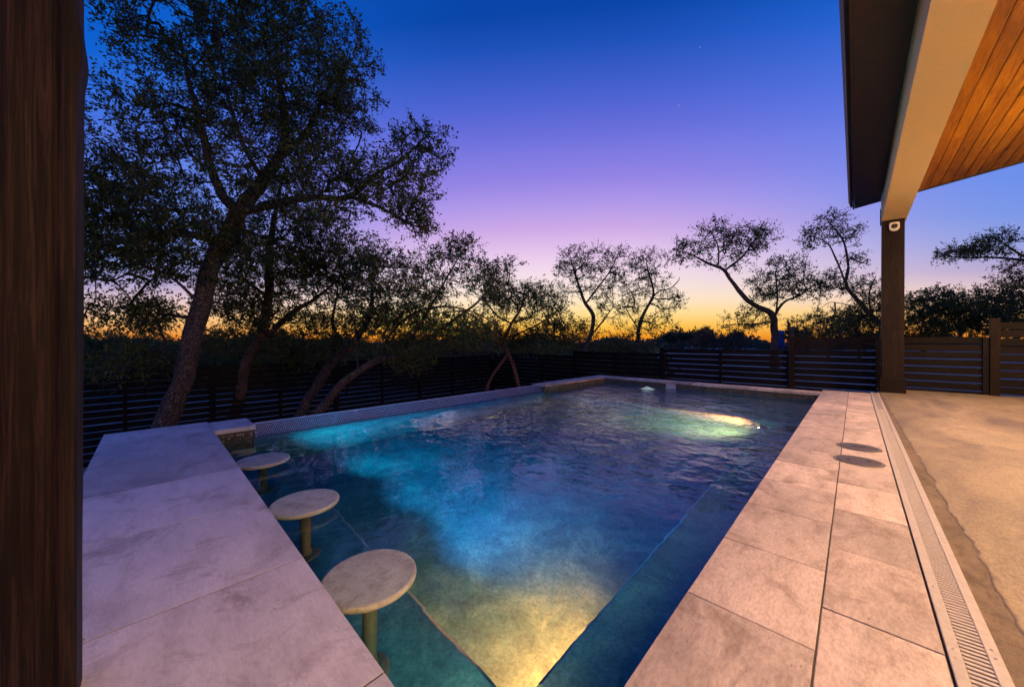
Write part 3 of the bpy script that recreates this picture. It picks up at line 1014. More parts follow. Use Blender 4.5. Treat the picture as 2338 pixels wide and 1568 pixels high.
# patio lamps under the ceiling
def pendant(x, y, label):  # unseen globe lamp, added to light the ceiling and beam underside
    z = rz(x)
    t_ = empty('patio_lamp', (x, y, z), label, 'lamp', 'added patio globe lamps')
    m = MB(); m.lathe([(.06, -.03), (.06, 0)], 20); m.build('canopy', M['fascia'], t_)
    m = MB(); m.lathe([(.010, -.95), (.010, -.03)], 10); m.build('stem', M['fascia'], t_)
    m = MB(); m.lathe([(.03, -1.20), (.09, -1.17), (.12, -1.10), (.11, -1.02), (.05, -.95)], 28); o = m.build('globe', emit_mat('lamp glass', (1, .7, .4), 12), t_, smooth=True)
    ld = bpy.data.lights.new('patio_bulb', 'POINT'); ld.energy = PATIO_W; ld.color = WARM; ld.shadow_soft_size = .14
    lo = bpy.data.objects.new('bulb', ld); C.objects.link(lo); lo.parent = t_; lo.location = (0, 0, -1.40)
    return t_


def downlight(x, y, label):
    z = rz(x)
    t_ = empty('ceiling_downlight', (x, y, z), label, 'downlight', 'recessed downlights in the cedar ceiling')
    m = MB(); m.lathe([(.085, -.006), (.09, -.001), (.09, .004)], 28); m.build('ring', M['screw'], t_)
    m = MB(); m.lathe([(.068, -.009), (.068, -.006)], 24); m.build('diffuser', emit_mat('downlight glass', (1, .7, .4), 18), t_)
    ld = bpy.data.lights.new('downlight_bulb', 'SPOT'); ld.energy = DOWN_W; ld.color = WARM; ld.shadow_soft_size = .07
    ld.spot_size = R(136); ld.spot_blend = 1.0
    lo = bpy.data.objects.new('bulb', ld); C.objects.link(lo); lo.parent = t_; lo.location = (0, 0, -.03)
    lo.rotation_euler = (0, R(-6), 0)


for y_, lb in ((.4, 'first ceiling downlight, beside the camera'), (3.1, 'second ceiling downlight from the camera'), (5.8, 'third ceiling downlight from the camera'), (9.3, 'last ceiling downlight toward the gate')):
    downlight(1.95, y_, lb)
pendant(3.1, 2.2, 'added globe lamp under the patio ceiling nearer the camera, out of view')
pendant(3.1, 8.4, 'added globe lamp under the patio ceiling farther along, out of view')

# ------------------------------------------------------------------ near rough post at the left edge
np_ = empty('timber_post', (-1.757, -.2275, 0), 'large blurred dark timber post filling the left edge of the picture', 'post')
seg = 90; ring = 112
vs = []; fs = []
hw_ = .074
for j in range(seg + 1):
    z = 0 + 3.2 * j / seg
    for i in range(ring):
        s_ = i / ring * 4
        k = int(s_); fr = s_ - k
        cs = [(1, -1), (1, 1), (-1, 1), (-1, -1)]
        a, b2 = cs[k], cs[(k + 1) % 4]
        px = a[0] + (b2[0] - a[0]) * fr; py = a[1] + (b2[1] - a[1]) * fr
        l_ = max(abs(px), abs(py)); rr = 1 - .05 * (min(abs(px), abs(py)) ** 8)
        x_, y_ = px * hw_ * rr, py * hw_ * rr
        nn = noise.noise(Vector((x_ * 30, y_ * 30, z * 1.2))) * .0022 + noise.noise(Vector((x_ * 8, y_ * 8, z * 3.1 + 5))) * .0022
        if px > .9:                       # long check in the pool side face
            dd = abs(py - .42 - .04 * noise.noise(Vector((0, 0, z * 2))))
            nn -= .013 * math.exp(-(dd / .05) ** 2)
        bump_ = .010 * math.exp(-((z - 1.99) / .07) ** 2) if py > .9 else 0
        x_ += nn * (1 if px > 0 else -1); y_ += nn * (1 if py > 0 else -1) * .5 + bump_ + .010 * (z - 1.1) / 2.2 * 1.2
        vs.append((x_, y_, z))
for j in range(seg):
    for i in range(ring):
        i2 = (i + 1) % ring
        fs.append((j * ring + i, j * ring + i2, (j + 1) * ring + i2, (j + 1) * ring + i))
fs.append(tuple(range(ring - 1, -1, -1))); fs.append(tuple(seg * ring + i for i in range(ring)))
m = MB(); m.add(vs, fs)
m.build('shaft', M['rough_post'], np_, smooth=True)


# ------------------------------------------------------------------ slat fences
PITCHB = .1665; BH = .142; BT = .018
FRG = random.Random(8)


def fence(p0, p1, ztop, zbot, posts, label, along, front=-1, ptop=.04, wide=()):
    """p0,p1 xy ; posts: parameters along; boards span between neighbouring posts"""
    p0 = Vector((p0[0], p0[1])); p1 = Vector((p1[0], p1[1])); d_ = p1 - p0; ln = d_.length
    ang = math.atan2(d_.y, d_.x)
    t_ = empty('slat_fence', (p0.x, p0.y, 0), label, 'fence', 'dark horizontal slat fence round the yard')
    t_.rotation_euler = (0, 0, ang)
    nbd = int((ztop - zbot) / PITCHB)
    mat = M['fence']
    for a, b_ in zip(posts[:-1], posts[1:]):
        for k in range(nbd):
            z1 = ztop - k * PITCHB + FRG.uniform(-.005, .005)
            m = MB(); L_ = b_ - a - .006
            m.boxc(0, 0, 0, L_, BT, BH, .002)
            o = m.build('board', mat, t_, ((a + b_) / 2, 0, z1 - BH / 2))
            o.rotation_euler = (0, FRG.uniform(-.0028, .0028), 0)
    for i, q in enumerate(posts):
        w = .125 if i in wide else .075
        top = ztop + ptop if i in wide else ztop - .02
        yy = front * (BT / 2 + w / 2 + .002)
        m = MB(); m.box(-w / 2, w / 2, -w / 2, w / 2, zbot - .1, top, .004)
        m.build('post', M['post_wood'] if (i in wide and ztop > 1.0) else mat, t_, (q, yy, 0))
    return t_


# left run (along the slope beyond the pool), boards seen from inside: posts stand on the pool side
LX0 = np.array([-12.98, -6.4]); LX1 = np.array([-13.35, 12.2])
LL = float(np.linalg.norm(LX1 - LX0))
ypost = [-6.4, -5.35, -3.7, -2.08, -.446, 1.221, 2.882, 4.587, 6.3, 7.952, 9.687]
k_ = LL / 18.6
fence(LX0, LX1, .42, -2.0, [(y + 6.4) * k_ for y in ypost] + [LL], 'long dark slat fence behind the leaning oaks on the left', 'y', front=-1, wide=(3, 5, 7, 9, 11))
fence((-13.3, 12.2), (-8.25, 12.2), .54, -2.0, [.0, 1.35, 3.30, 5.02], 'lowest step of the back fence by the far left corner', 'x', front=-1, wide=())
fence((-8.2, 12.2), (-4.72, 12.2), .715, -1.6, [0, 1.74, 3.46], 'back fence step just right of the forked tree', 'x', front=-1, wide=(0,))
fence((-4.68, 12.2), (-1.27, 12.2), .875, -1.0, [0, 1.735, 3.39], 'back fence step behind the middle of the far coping', 'x', front=-1, wide=(0,))
fence((-1.23, 12.2), (2.0, 12.2), 1.212, -.30, [0, 1.62, 3.18], 'taller back fence step behind the patio column', 'x', front=-1, wide=(0,))
fence((2.06, 12.2), (5.6, 12.2), 1.50, -.30, [0, 1.8, 3.5], 'tallest fence step at the right edge with thick brown post', 'x', front=-1, wide=(0,), ptop=.09)


# ------------------------------------------------------------------ trees
def catmull(P, n):
    P = [P[0] * 2 - P[1]] + list(P) + [P[-1] * 2 - P[-2]]
    out = []
    for i in range(1, len(P) - 2):
        for k in range(n):
            t = k / n
            out.append(.5 * ((2 * P[i]) + (-P[i - 1] + P[i + 1]) * t + (2 * P[i - 1] - 5 * P[i] + 4 * P[i + 1] - P[i + 2]) * t * t + (-P[i - 1] + 3 * P[i] - 3 * P[i + 1] + P[i + 2]) * t ** 3))
    out.append(P[-2])
    return np.array(out)


def tube(path, rad, ns, rough=.06, seed=0):
    n = len(path)
    T = np.gradient(path, axis=0); T /= np.linalg.norm(T, axis=1)[:, None] + 1e-9
    ref = np.array([.3, .8, .1]) if abs(T[0][2]) > .7 else UP
    a = np.cross(T, ref); a /= np.linalg.norm(a, axis=1)[:, None] + 1e-9
    b = np.cross(T, a)
    ang = np.linspace(0, 2 * math.pi, ns, endpoint=False)
    rg = np.random.default_rng(seed)
    rr = np.ones((n, ns))
    for f_ in range(3):
        kx, kz, ph = rg.integers(1, 5), rg.uniform(.3, 1.6), rg.uniform(0, 6.28, 2)
        rr += rough * np.sin(ang[None] * kx + ph[0] + np.arange(n)[:, None] * kz * .5) * .6
    rr += rough * rg.normal(0, .35, (n, ns))
    ring = path[:, None, :] + (a[:, None, :] * np.cos(ang)[None, :, None] + b[:, None, :] * np.sin(ang)[None, :, None]) * (rad[:, None] * rr)[:, :, None]
    I, J = np.meshgrid(np.arange(n - 1), np.arange(ns), indexing='ij')
    J2 = (J + 1) % ns
    f = np.stack([I * ns + J, I * ns + J2, (I + 1) * ns + J2, (I + 1) * ns + J], -1).reshape(-1, 4)
    return ring.reshape(-1, 3), f


def frusta(A, B, ra, rb, ns):
    n = len(A)
    d = B - A; l = np.linalg.norm(d, axis=1)[:, None] + 1e-9; d = d / l
    ref = np.where(np.abs(d[:, 2:3]) > .8, np.array([[1., 0, 0]]), np.array([[0, 0, 1.]]))
    a = np.cross(d, ref); a /= np.linalg.norm(a, axis=1)[:, None] + 1e-9
    b = np.cross(d, a)
    ang = np.linspace(0, 2 * math.pi, ns, endpoint=False)
    cs = a[:, None] * np.cos(ang)[None, :, None] + b[:, None] * np.sin(ang)[None, :, None]
    v0 = A[:, None] + cs * ra[:, None, None]; v1 = B[:, None] + cs * rb[:, None, None]
    V = np.concatenate([v0, v1], 1).reshape(-1, 3)
    k = np.arange(ns); k2 = (k + 1) % ns
    f = np.stack([k, k2, k2 + ns, k + ns], -1)
    F = (f[None] + (np.arange(n) * 2 * ns)[:, None, None]).reshape(-1, 4)
    return V, F


def leaves_mesh(name, pos, dirs, size, rg, wid=.46):
    n = len(pos)
    d = dirs + rg.normal(0, .75, (n, 3)); d /= np.linalg.norm(d, axis=1)[:, None] + 1e-9
    r = rg.normal(0, 1, (n, 3)); s_ = np.cross(d, r); s_ /= np.linalg.norm(s_, axis=1)[:, None] + 1e-9
    L_ = size * rg.uniform(.6, 1.25, n)[:, None]
    up = np.cross(d, s_)
    p0 = pos; p2 = pos + d * L_
    mid = pos + d * L_ * .5 + up * L_ * .08
    p1 = mid + s_ * L_ * wid * .5; p3 = mid - s_ * L_ * wid * .5
    V = np.stack([p0, p1, p2, p3], 1).reshape(-1, 3)
    F = np.arange(n * 4).reshape(-1, 4)
    return mesh_np(name, V, F, 4)


def sample_blob(bl, rg):
    vx, vy, rx, ry, dep, rd, n = bl
    c = at(vx, vy, dep)
    out = []
    u = rg.normal(0, 1, (n, 3)); u /= np.linalg.norm(u, axis=1)[:, None]
    u *= (rg.uniform(0, 1, (n, 1)) ** (1 / 2.6))
    kx = dep / 804.0
    return c + CAMR * (u[:, :1] * rx * kx) + UP * (u[:, 1:2] * ry * kx) + CAMF * (u[:, 2:3] * rd)


def build_tree(name, label, limbs, blobs, seed, cat='tree', group=None, leaf=.045, per=34, twl=.30, ntw=5, r_tip=.0055, step=.22,
               leafmat='leaf', bark='bark', attach_from=.3, ns_trunk=14, rough=.06, droop=0.0, slim=.85, crown_name='crown', wander=.10, wid=.46):
    rg = np.random.default_rng(seed)
    near_ = limbs[0][0][2] < 13
    leaf *= 1.25 if near_ else 1.12; per = int(per * (1.5 if near_ else 1.7)); r_tip *= .8
    if seed in (2, 3, 4, 5): blobs = [tuple(b[:6]) + (int(b[6] * 1.45),) for b in blobs]
    blobs = [tuple(b[:2]) + (b[2] * 1.05, b[3] * 1.05) + tuple(b[4:6]) + (int(b[6] * 1.15),) for b in blobs]
    base = at(*limbs[0][0][:3])
    t_ = empty(name, tuple(base), label, cat, group)
    nodes = []; parent = []; islimb = []; lrad = []
    TV = []; TF = []; nv = 0
    for li, lb in enumerate(limbs):
        P = [at(*q[:3]) for q in lb]; r = np.array([q[3] for q in lb]) * slim
        path = catmull(P, 7)
        rad = np.interp(np.linspace(0, len(lb) - 1, len(path)), np.arange(len(lb)), r)
        if wander:
            w = np.zeros_like(path)
            for f_ in (1.0, 2.3):
                ph = rg.uniform(0, 6.28, 3)
                w += np.sin(np.arange(len(path))[:, None] * .5 * f_ + ph) * rad[:, None] * .12 / f_
            w[0] = 0
            path = path + w
        V, F = tube(path, rad, ns_trunk if li == 0 else max(7, ns_trunk - 4), rough, seed * 13 + li)
        TV.append(V - base); TF.append(F + nv); nv += len(V)
        st = int(len(path) * (attach_from if li == 0 else .12))
        prev = -1
        for k in range(st, len(path)):
            nodes.append(path[k]); parent.append(prev); islimb.append(1); lrad.append(rad[k]); prev = len(nodes) - 1
    tr = link('trunk', mesh_np('trunk', np.concatenate(TV), np.concatenate(TF), 4, True), M[bark], t_)
    tg = np.concatenate([sample_blob(b, rg) for b in blobs])
    N_ = np.zeros((len(nodes) + len(tg) * 14 + 10, 3)); N_[:len(nodes)] = nodes; cnt = len(nodes)
    d0 = np.array([np.min(np.linalg.norm(N_[:cnt] - p, axis=1)) for p in tg])
    leafnode = []; ldir = []
    isl = list(islimb); par = list(parent)
    for q in np.argsort(d0):
        p = tg[q]
        dv = N_[:cnt] - p
        dist = np.linalg.norm(dv, axis=1)
        k = int(np.argmin(dist + .35 * np.abs(dv[:, 2]) * (dv[:, 2] > 0)))
        a = N_[k]; dd = p - a; l = np.linalg.norm(dd)
        ns = max(1, int(l / step)); ns = min(ns, 12)
        prev = k
        side_ = rg.normal(0, .12 * l, 3)
        for s_ in range(1, ns + 1):
            tt = s_ / ns
            pos = a + dd * tt + side_ * math.sin(math.pi * tt) + UP * (.12 * l * math.sin(math.pi * tt)) + (rg.normal(0, .025, 3) * (step / .22) if s_ < ns else 0)
            N_[cnt] = pos; par.append(prev); isl.append(0); prev = cnt; cnt += 1
        leafnode.append(prev); ldir.append((N_[prev] - N_[par[prev]]))
    par = np.array(par); isl = np.array(isl)
    wgt = np.zeros(cnt)
    for q in leafnode: wgt[q] += 1
    for k in range(cnt - 1, -1, -1):
        if par[k] >= 0 and not isl[k]: wgt[par[k]] += wgt[k]
    rad = r_tip * np.maximum(wgt, 1) ** .46
    br = np.where((isl == 0))[0]
    A = N_[par[br]]; B = N_[br]
    ra = np.minimum(r_tip * np.maximum(wgt[br], 1) ** .46 * 1.12, .12); rb = rad[br]
    V1, F1 = frusta(A, B, ra, rb, 5)
    # twigs
    nl = len(leafnode)
    c = N_[leafnode]; dr_ = np.array(ldir); dr_ /= np.linalg.norm(dr_, axis=1)[:, None] + 1e-9
    c2 = np.repeat(c, ntw, 0); d2 = np.repeat(dr_, ntw, 0)
    dt = d2 * .55 + rg.normal(0, .62, (len(c2), 3)) + UP * (.18 - droop); dt /= np.linalg.norm(dt, axis=1)[:, None]
    tl_ = twl * rg.uniform(.45, 1.2, (len(c2), 1))
    e = c2 + dt * tl_
    V2, F2 = frusta(c2, e, np.full(len(c2), r_tip * .55), np.full(len(c2), r_tip * .2), 3)
    me = mesh_np('branches', np.concatenate([V1, V2]) - base, np.concatenate([F1, F2 + len(V1)]), 4)
    link('branches', me, M['twig'], t_)
    pl = max(1, per // ntw)
    tt = rg.uniform(.12, 1.05, (len(c2), pl, 1))
    pos = c2[:, None] + (e - c2)[:, None] * tt + rg.normal(0, leaf * .35, (len(c2), pl, 3))
    dd = np.repeat(dt[:, None], pl, 1)
    me = leaves_mesh('leaves', pos.reshape(-1, 3) - base, dd.reshape(-1, 3), leaf, rg, wid)
    tag(link(crown_name, me, M[leafmat], t_), kind='stuff')
    return t_


OAK = 'oaks standing between the pool and the fence'
D = 8.0
build_tree('oak_tree', 'tallest live oak with thick leaning trunk and big dense crown on the left',
    limbs=[
        [(330, 1090, D, .34), (372, 985, D, .285), (405, 900, D, .27), (432, 810, D, .255), (458, 700, D + .1, .24), (480, 620, D + .2, .235), (515, 545, D + .3, .24), (552, 478, D + .3, .23), (598, 415, D + .4, .19), (635, 365, D + .4, .16), (652, 300, D + .5, .12), (640, 200, D + .5, .08), (600, 80, D + .3, .05)],
        [(545, 485, D + .3, .16), (505, 440, D + .1, .14), (482, 385, D, .12), (460, 290, D - .2, .09), (430, 180, D - .3, .06), (410, 70, D - .3, .03)],
        [(565, 482, D + .3, .13), (640, 462, D + .2, .12), (720, 452, D, .10), (800, 448, D, .085), (850, 402, D + .1, .06), (920, 362, D + .2, .045), (985, 300, D + .3, .02)],
        [(800, 448, D, .07), (870, 475, D, .05), (940, 512, D, .03), (995, 535, D, .015)],
        [(510, 555, D + .3, .12), (430, 535, D, .11), (330, 542, D - .4, .09), (200, 560, D - .8, .07), (60, 540, D - 1.0, .04)],
        [(640, 360, D + .4, .10), (700, 300, D + .8, .08), (740, 220, D + 1, .05), (790, 140, D + 1, .03)],
        [(462, 700, D, .05), (400, 640, D - .3, .04), (330, 610, D - .5, .03), (260, 640, D - .6, .02)],
        [(600, 410, D + .4, .08), (560, 340, D - .3, .06), (520, 220, D - .6, .05), (500, 90, D - .8, .03)],
    ],
    blobs=[(640, 110, 165, 130, D, 1.7, 190), (440, 170, 135, 150, D, 1.5, 120), (700, 250, 130, 100, D, 1.6, 130), (360, 330, 120, 100, D, 1.5, 100),
           (560, 320, 150, 110, D, 1.7, 130), (270, 470, 100, 110, D - .3, 1.3, 110), (430, 500, 140, 90, D, 1.5, 130), (620, 430, 120, 60, D, 1.4, 60),
           (760, 400, 90, 60, D, 1.2, 55), (900, 430, 105, 62, D, 1.1, 75), (965, 345, 62, 60, D + .2, .8, 40), (950, 500, 50, 32, D, .7, 26), (760, 500, 90, 30, D, 1.0, 26),
           (290, 600, 115, 60, D - .4, 1.2, 85), (430, 610, 90, 50, D, 1.2, 50), (270, 710, 90, 40, D - .4, 1.0, 42), (370, 720, 60, 35, D, .9, 20), (560, -10, 190, 70, D, 1.6, 120), (800, 130, 62, 60, D + .5, .9, 34),
           (330, 90, 55, 60, D - .3, .9, 26), (300, 830, 90, 32, D - .2, .8, 36), (110, 480, 110, 180, D - .7, 1.2, 90), (200, 380, 60, 60, D - .4, .8, 24), (800, 230, 60, 60, D + .4, .8, 26), (560, 570, 80, 50, D + .3, 1.0, 30)],
    seed=1, group=OAK, slim=.72, leaf=.062, per=42, twl=.34, ntw=6, r_tip=.006, ns_trunk=22, rough=.05)

D = 10.6
build_tree('oak_tree', 'upright dark oak just right of the big leaning trunk',
    limbs=[
        [(520, 1010, D, .20), (540, 940, D, .19), (552, 870, D, .18), (575, 805, D, .17), (602, 745, D, .16), (612, 680, D, .14), (615, 600, D, .12), (622, 520, D, .09), (640, 430, D, .05)],
        [(600, 775, D, .10), (640, 738, D, .10), (680, 705, D, .08), (720, 682, D, .06), (770, 640, D, .03)],
        [(612, 680, D, .06), (560, 640, D - .2, .05), (500, 620, D - .4, .02)],
    ],
    blobs=[(620, 590, 110, 90, D, 1.5, 120), (720, 630, 90, 70, D, 1.3, 80), (545, 690, 80, 55, D, 1.2, 60), (740, 560, 80, 50, D, 1.2, 45), (640, 720, 110, 45, D, 1.2, 55), (580, 790, 110, 40, D + .5, 1.2, 60), (690, 500, 60, 50, D, 1.0, 26)],
    seed=2, group=OAK, leaf=.065, per=34, twl=.36, ntw=5, r_tip=.007, step=.28)

D = 11.2
build_tree('oak_tree', 'dark oak leaning right, in the shade between two others',
    limbs=[
        [(672, 985, D, .20), (695, 930, D, .18), (728, 870, D, .17), (765, 822, D, .16), (805, 785, D, .14), (838, 735, D, .10), (850, 670, D, .06), (840, 600, D, .03)],
        [(790, 800, D, .08), (760, 740, D, .06), (770, 670, D, .03)],
    ],
    blobs=[(815, 650, 85, 80, D, 1.4, 85), (870, 590, 60, 45, D, 1.0, 26), (780, 760, 100, 40, D, 1.3, 55), (700, 810, 100, 32, D + .4, 1.2, 50), (880, 720, 80, 40, D, 1.2, 42)],
    seed=3, group=OAK, leaf=.065, per=34, twl=.36, ntw=5, r_tip=.007, step=.28)

D = 9.6
build_tree('oak_tree', 'low oak whose trunk leans and sweeps right above the infinity edge',
    limbs=[
        [(690, 985, D, .15), (735, 930, D, .135), (772, 885, D, .125), (815, 850, D, .12), (862, 824, D, .105), (915, 806, D, .09), (970, 778, D, .075), (1030, 735, D, .055), (1090, 690, D, .035), (1130, 640, D, .018)],
        [(818, 848, D, .022), (812, 780, D, .020), (808, 700, D, .016), (800, 620, D, .010)],
        [(915, 806, D, .05), (960, 740, D, .045), (1000, 670, D, .035), (1040, 600, D, .022), (1065, 560, D, .012)],
        [(870, 820, D, .045), (890, 765, D, .04), (940, 718, D, .035), (1010, 700, D, .03), (1080, 712, D, .022), (1140, 745, D, .012)],
    ],
    blobs=[(900, 670, 105, 75, D, 1.2, 75), (1000, 640, 85, 70, D, 1.1, 62), (1050, 572, 42, 26, D, .5, 22), (950, 740, 120, 36, D, 1.1, 60), (1105, 650, 55, 50, D, .8, 32),
           (1010, 770, 120, 34, D, 1.0, 56), (820, 590, 60, 45, D, .8, 22), (900, 810, 70, 26, D, .6, 16), (1080, 740, 60, 40, D, .8, 24), (960, 835, 36, 18, D, .3, 7)],
    seed=4, group=OAK, leaf=.056, per=32, twl=.30, ntw=5, r_tip=.0055, wander=.1, ns_trunk=16)

D = 14.5
build_tree('oak_tree', 'small fork-trunked tree with reddish bark near the back corner of the fence',
    limbs=[
        [(1184, 925, D, .105), (1183, 880, D, .10), (1176, 845, D, .095), (1162, 812, D, .095), (1150, 780, D, .09), (1165, 745, D, .07), (1190, 700, D, .05), (1200, 650, D, .02)],
        [(1108, 930, D - .2, .10), (1112, 888, D - .2, .09), (1122, 862, D - .1, .075), (1140, 835, D, .07), (1160, 808, D, .07)],
        [(1150, 785, D, .06), (1110, 745, D, .05), (1060, 712, D, .04), (1000, 715, D, .02)],
        [(1160, 770, D, .05), (1220, 745, D, .045), (1270, 715, D, .03)],
    ],
    blobs=[(1130, 660, 50, 48, D, 1.0, 44), (1180, 690, 60, 50, D, 1.1, 48), (1200, 775, 110, 30, D, 1.3, 70), (1090, 765, 80, 36, D, 1.2, 50), (1235, 700, 50, 50, D, 1.0, 36), (1280, 750, 60, 40, D, 1.1, 36), (1160, 610, 28, 24, D, .5, 8)],
    seed=5, group=OAK, leaf=.075, per=30, twl=.42, ntw=5, r_tip=.009, step=.3, bark='bark_red')

BACK = 'trees standing beyond the back fence'
D = 22.0
build_tree('oak_tree', 'wiry S-curved tree left of centre against the orange glow',
    limbs=[
        [(1322, 835, D, .20), (1338, 790, D, .17), (1352, 752, D, .15), (1354, 722, D, .14), (1336, 690, D, .12), (1322, 655, D, .09), (1310, 615, D, .05), (1300, 580, D, .025)],
        [(1338, 692, D, .07), (1370, 650, D, .06), (1398, 610, D, .04), (1418, 560, D, .02)],
        [(1345, 770, D, .07), (1375, 735, D, .06), (1400, 700, D, .03)],
        [(1325, 800, D, .07), (1290, 770, D, .06), (1262, 735, D, .03)],
    ],
    blobs=[(1310, 605, 40, 40, D, 1.2, 46), (1370, 590, 40, 32, D, 1.1, 30), (1412, 610, 20, 50, D, .8, 22), (1350, 650, 66, 40, D, 1.4, 42), (1270, 690, 40, 45, D, 1.2, 30), (1400, 700, 40, 36, D, 1.2, 22), (1300, 760, 70, 26, D, 1.4, 34), (1290, 640, 24, 30, D, .8, 10)],
    seed=6, group=BACK, leaf=.105, per=22, twl=.55, ntw=5, r_tip=.014, step=.4)
build_tree('oak_tree', 'small tree with crooked limb reaching right, in front of the brightest sky',
    limbs=[
        [(1458, 838, D, .17), (1457, 790, D, .14), (1458, 755, D, .13), (1470, 715, D, .11), (1492, 672, D, .08), (1480, 620, D, .05), (1475, 590, D, .02)],
        [(1478, 700, D, .06), (1500, 668, D, .05), (1530, 658, D, .04), (1548, 642, D, .03), (1552, 632, D, .012)],
        [(1458, 750, D, .05), (1435, 715, D, .04), (1420, 680, D, .02)],
    ],
    blobs=[(1480, 605, 38, 26, D, 1.0, 32), (1470, 650, 50, 34, D, 1.2, 36), (1520, 690, 36, 24, D, 1.0, 20), (1440, 690, 30, 36, D, 1.0, 18), (1500, 740, 50, 28, D, 1.1, 26), (1535, 680, 22, 12, D, .6, 6), (1430, 760, 40, 24, D, 1.0, 14)],
    seed=7, group=BACK, leaf=.105, per=22, twl=.55, ntw=5, r_tip=.014, step=.4)
D = 19.0
build_tree('oak_tree', 'wide sprawling tree with a long limb leaning left above the fence',
    limbs=[
        [(1768, 850, D, .24), (1768, 800, D, .21), (1768, 760, D, .20), (1765, 722, D, .19), (1735, 702, D, .15), (1700, 680, D, .13), (1670, 640, D, .11), (1650, 615, D, .09), (1615, 600, D, .07), (1575, 580, D, .04), (1535, 568, D, .015)],
        [(1655, 618, D, .07), (1690, 590, D, .06), (1715, 560, D, .04), (1735, 525, D, .02)],
        [(1640, 605, D, .05), (1640, 565, D, .04), (1625, 530, D, .02)],
        [(1766, 725, D, .09), (1790, 690, D, .07), (1830, 672, D, .05), (1870, 640, D, .03)],
        [(1768, 735, D, .06), (1775, 680, D, .05), (1770, 620, D, .03)],
        [(1762, 735, D, .05), (1710, 740, D, .04), (1650, 742, D, .02)],
    ],
    blobs=[(1560, 575, 42, 22, D, 1.0, 30), (1630, 550, 48, 42, D, 1.2, 46), (1700, 550, 44, 38, D, 1.2, 50), (1640, 602, 60, 16, D, 1.0, 14), (1740, 540, 24, 30, D, .8, 16), (1770, 640, 60, 44, D, 1.4, 60), (1830, 655, 50, 30, D, 1.2, 36),
           (1700, 730, 60, 26, D, 1.3, 30), (1800, 610, 36, 26, D, 1.0, 18), (1745, 690, 50, 26, D, 1.0, 16), (1865, 655, 24, 18, D, .6, 8)],
    seed=8, group=BACK, leaf=.095, per=24, twl=.48, ntw=5, r_tip=.012, step=.36)
D = 17.5
build_tree('oak_tree', 'slender curving tree partly hidden by the patio column',
    limbs=[
        [(2110, 800, D, .16), (2055, 765, D, .15), (1995, 725, D, .14), (1962, 690, D, .11), (1932, 650, D, .085), (1937, 605, D, .065), (1925, 550, D, .045), (1895, 510, D, .03), (1882, 488, D, .012)],
        [(1932, 650, D, .05), (1908, 590, D, .045), (1888, 555, D, .03), (1845, 535, D, .012)],
        [(1955, 700, D, .025), (1900, 690, D, .02), (1878, 700, D, .012), (1866, 708, D, .006)],
        [(1990, 725, D, .05), (1985, 670, D, .04), (2000, 630, D, .02)],
    ],
    blobs=[(1875, 540, 42, 26, D, .9, 34), (1900, 505, 26, 20, D, .6, 14), (1935, 540, 26, 26, D, .7, 14), (1955, 590, 32, 12, D, .6, 12), (1905, 640, 50, 26, D, 1.0, 26), (1985, 660, 40, 34, D, 1.0, 34), (1950, 725, 66, 30, D, 1.2, 50), (2010, 700, 50, 50, D, 1.1, 40), (2050, 720, 50, 50, D, 1.2, 40)],
    seed=9, group=BACK, leaf=.09, per=22, twl=.42, ntw=5, r_tip=.011, step=.34)
D = 14.0
build_tree('oak_tree', 'dense oak at the right edge with one long bare-looking branch to the left',
    limbs=[
        [(2480, 860, D, .25), (2460, 780, D, .22), (2440, 700, D, .18), (2420, 640, D, .14), (2380, 605, D, .09), (2320, 592, D, .06), (2260, 588, D, .045), (2190, 588, D, .03), (2130, 575, D, .012)],
        [(2400, 620, D, .06), (2320, 575, D, .04), (2290, 555, D, .03), (2250, 535, D, .012)],
        [(2440, 700, D, .08), (2360, 680, D, .06), (2290, 670, D, .03)],
    ],
    blobs=[(2190, 576, 55, 14, D, .7, 34), (2260, 572, 40, 20, D, .6, 20), (2290, 545, 44, 14, D, .6, 18), (2330, 600, 30, 16, D, .6, 14), (2350, 660, 70, 45, D, 1.2, 90), (2300, 700, 50, 34, D, 1.1, 40), (2420, 650, 80, 60, D, 1.2, 50), (2390, 730, 90, 40, D, 1.2, 60)],
    seed=10, group=BACK, leaf=.075, per=30, twl=.34, ntw=5, r_tip=.009, step=.28)

# shrubs and small trees massed behind the fences
SHR = 'shrubs massed behind the fence'


def shrub(vx, vy, rx, ry, D, n, label, seed, leafmat='leaf_bush', leaf=.09, per=40, rd=1.6, group=SHR, twl=.4, name='shrub'):
    b = [(vx, vy + ry + 30, D, .09), (vx + 4, vy + ry * .5, D, .07), (vx - 3, vy, D, .04), (vx, vy - ry * .5, D, .02)]
    b2 = [(vx, vy + ry * .7, D, .04), (vx + rx * .4, vy, D, .02)]
    b3 = [(vx, vy + ry * .7, D, .04), (vx - rx * .4, vy, D, .02)]
    return build_tree(name, label, [b, b2, b3], [(vx, vy, rx, ry, D, rd, n)], seed, cat='shrub', group=group, leaf=leaf, per=per, twl=twl, ntw=5, r_tip=.008, step=.4, leafmat=leafmat, attach_from=.2, ns_trunk=8)


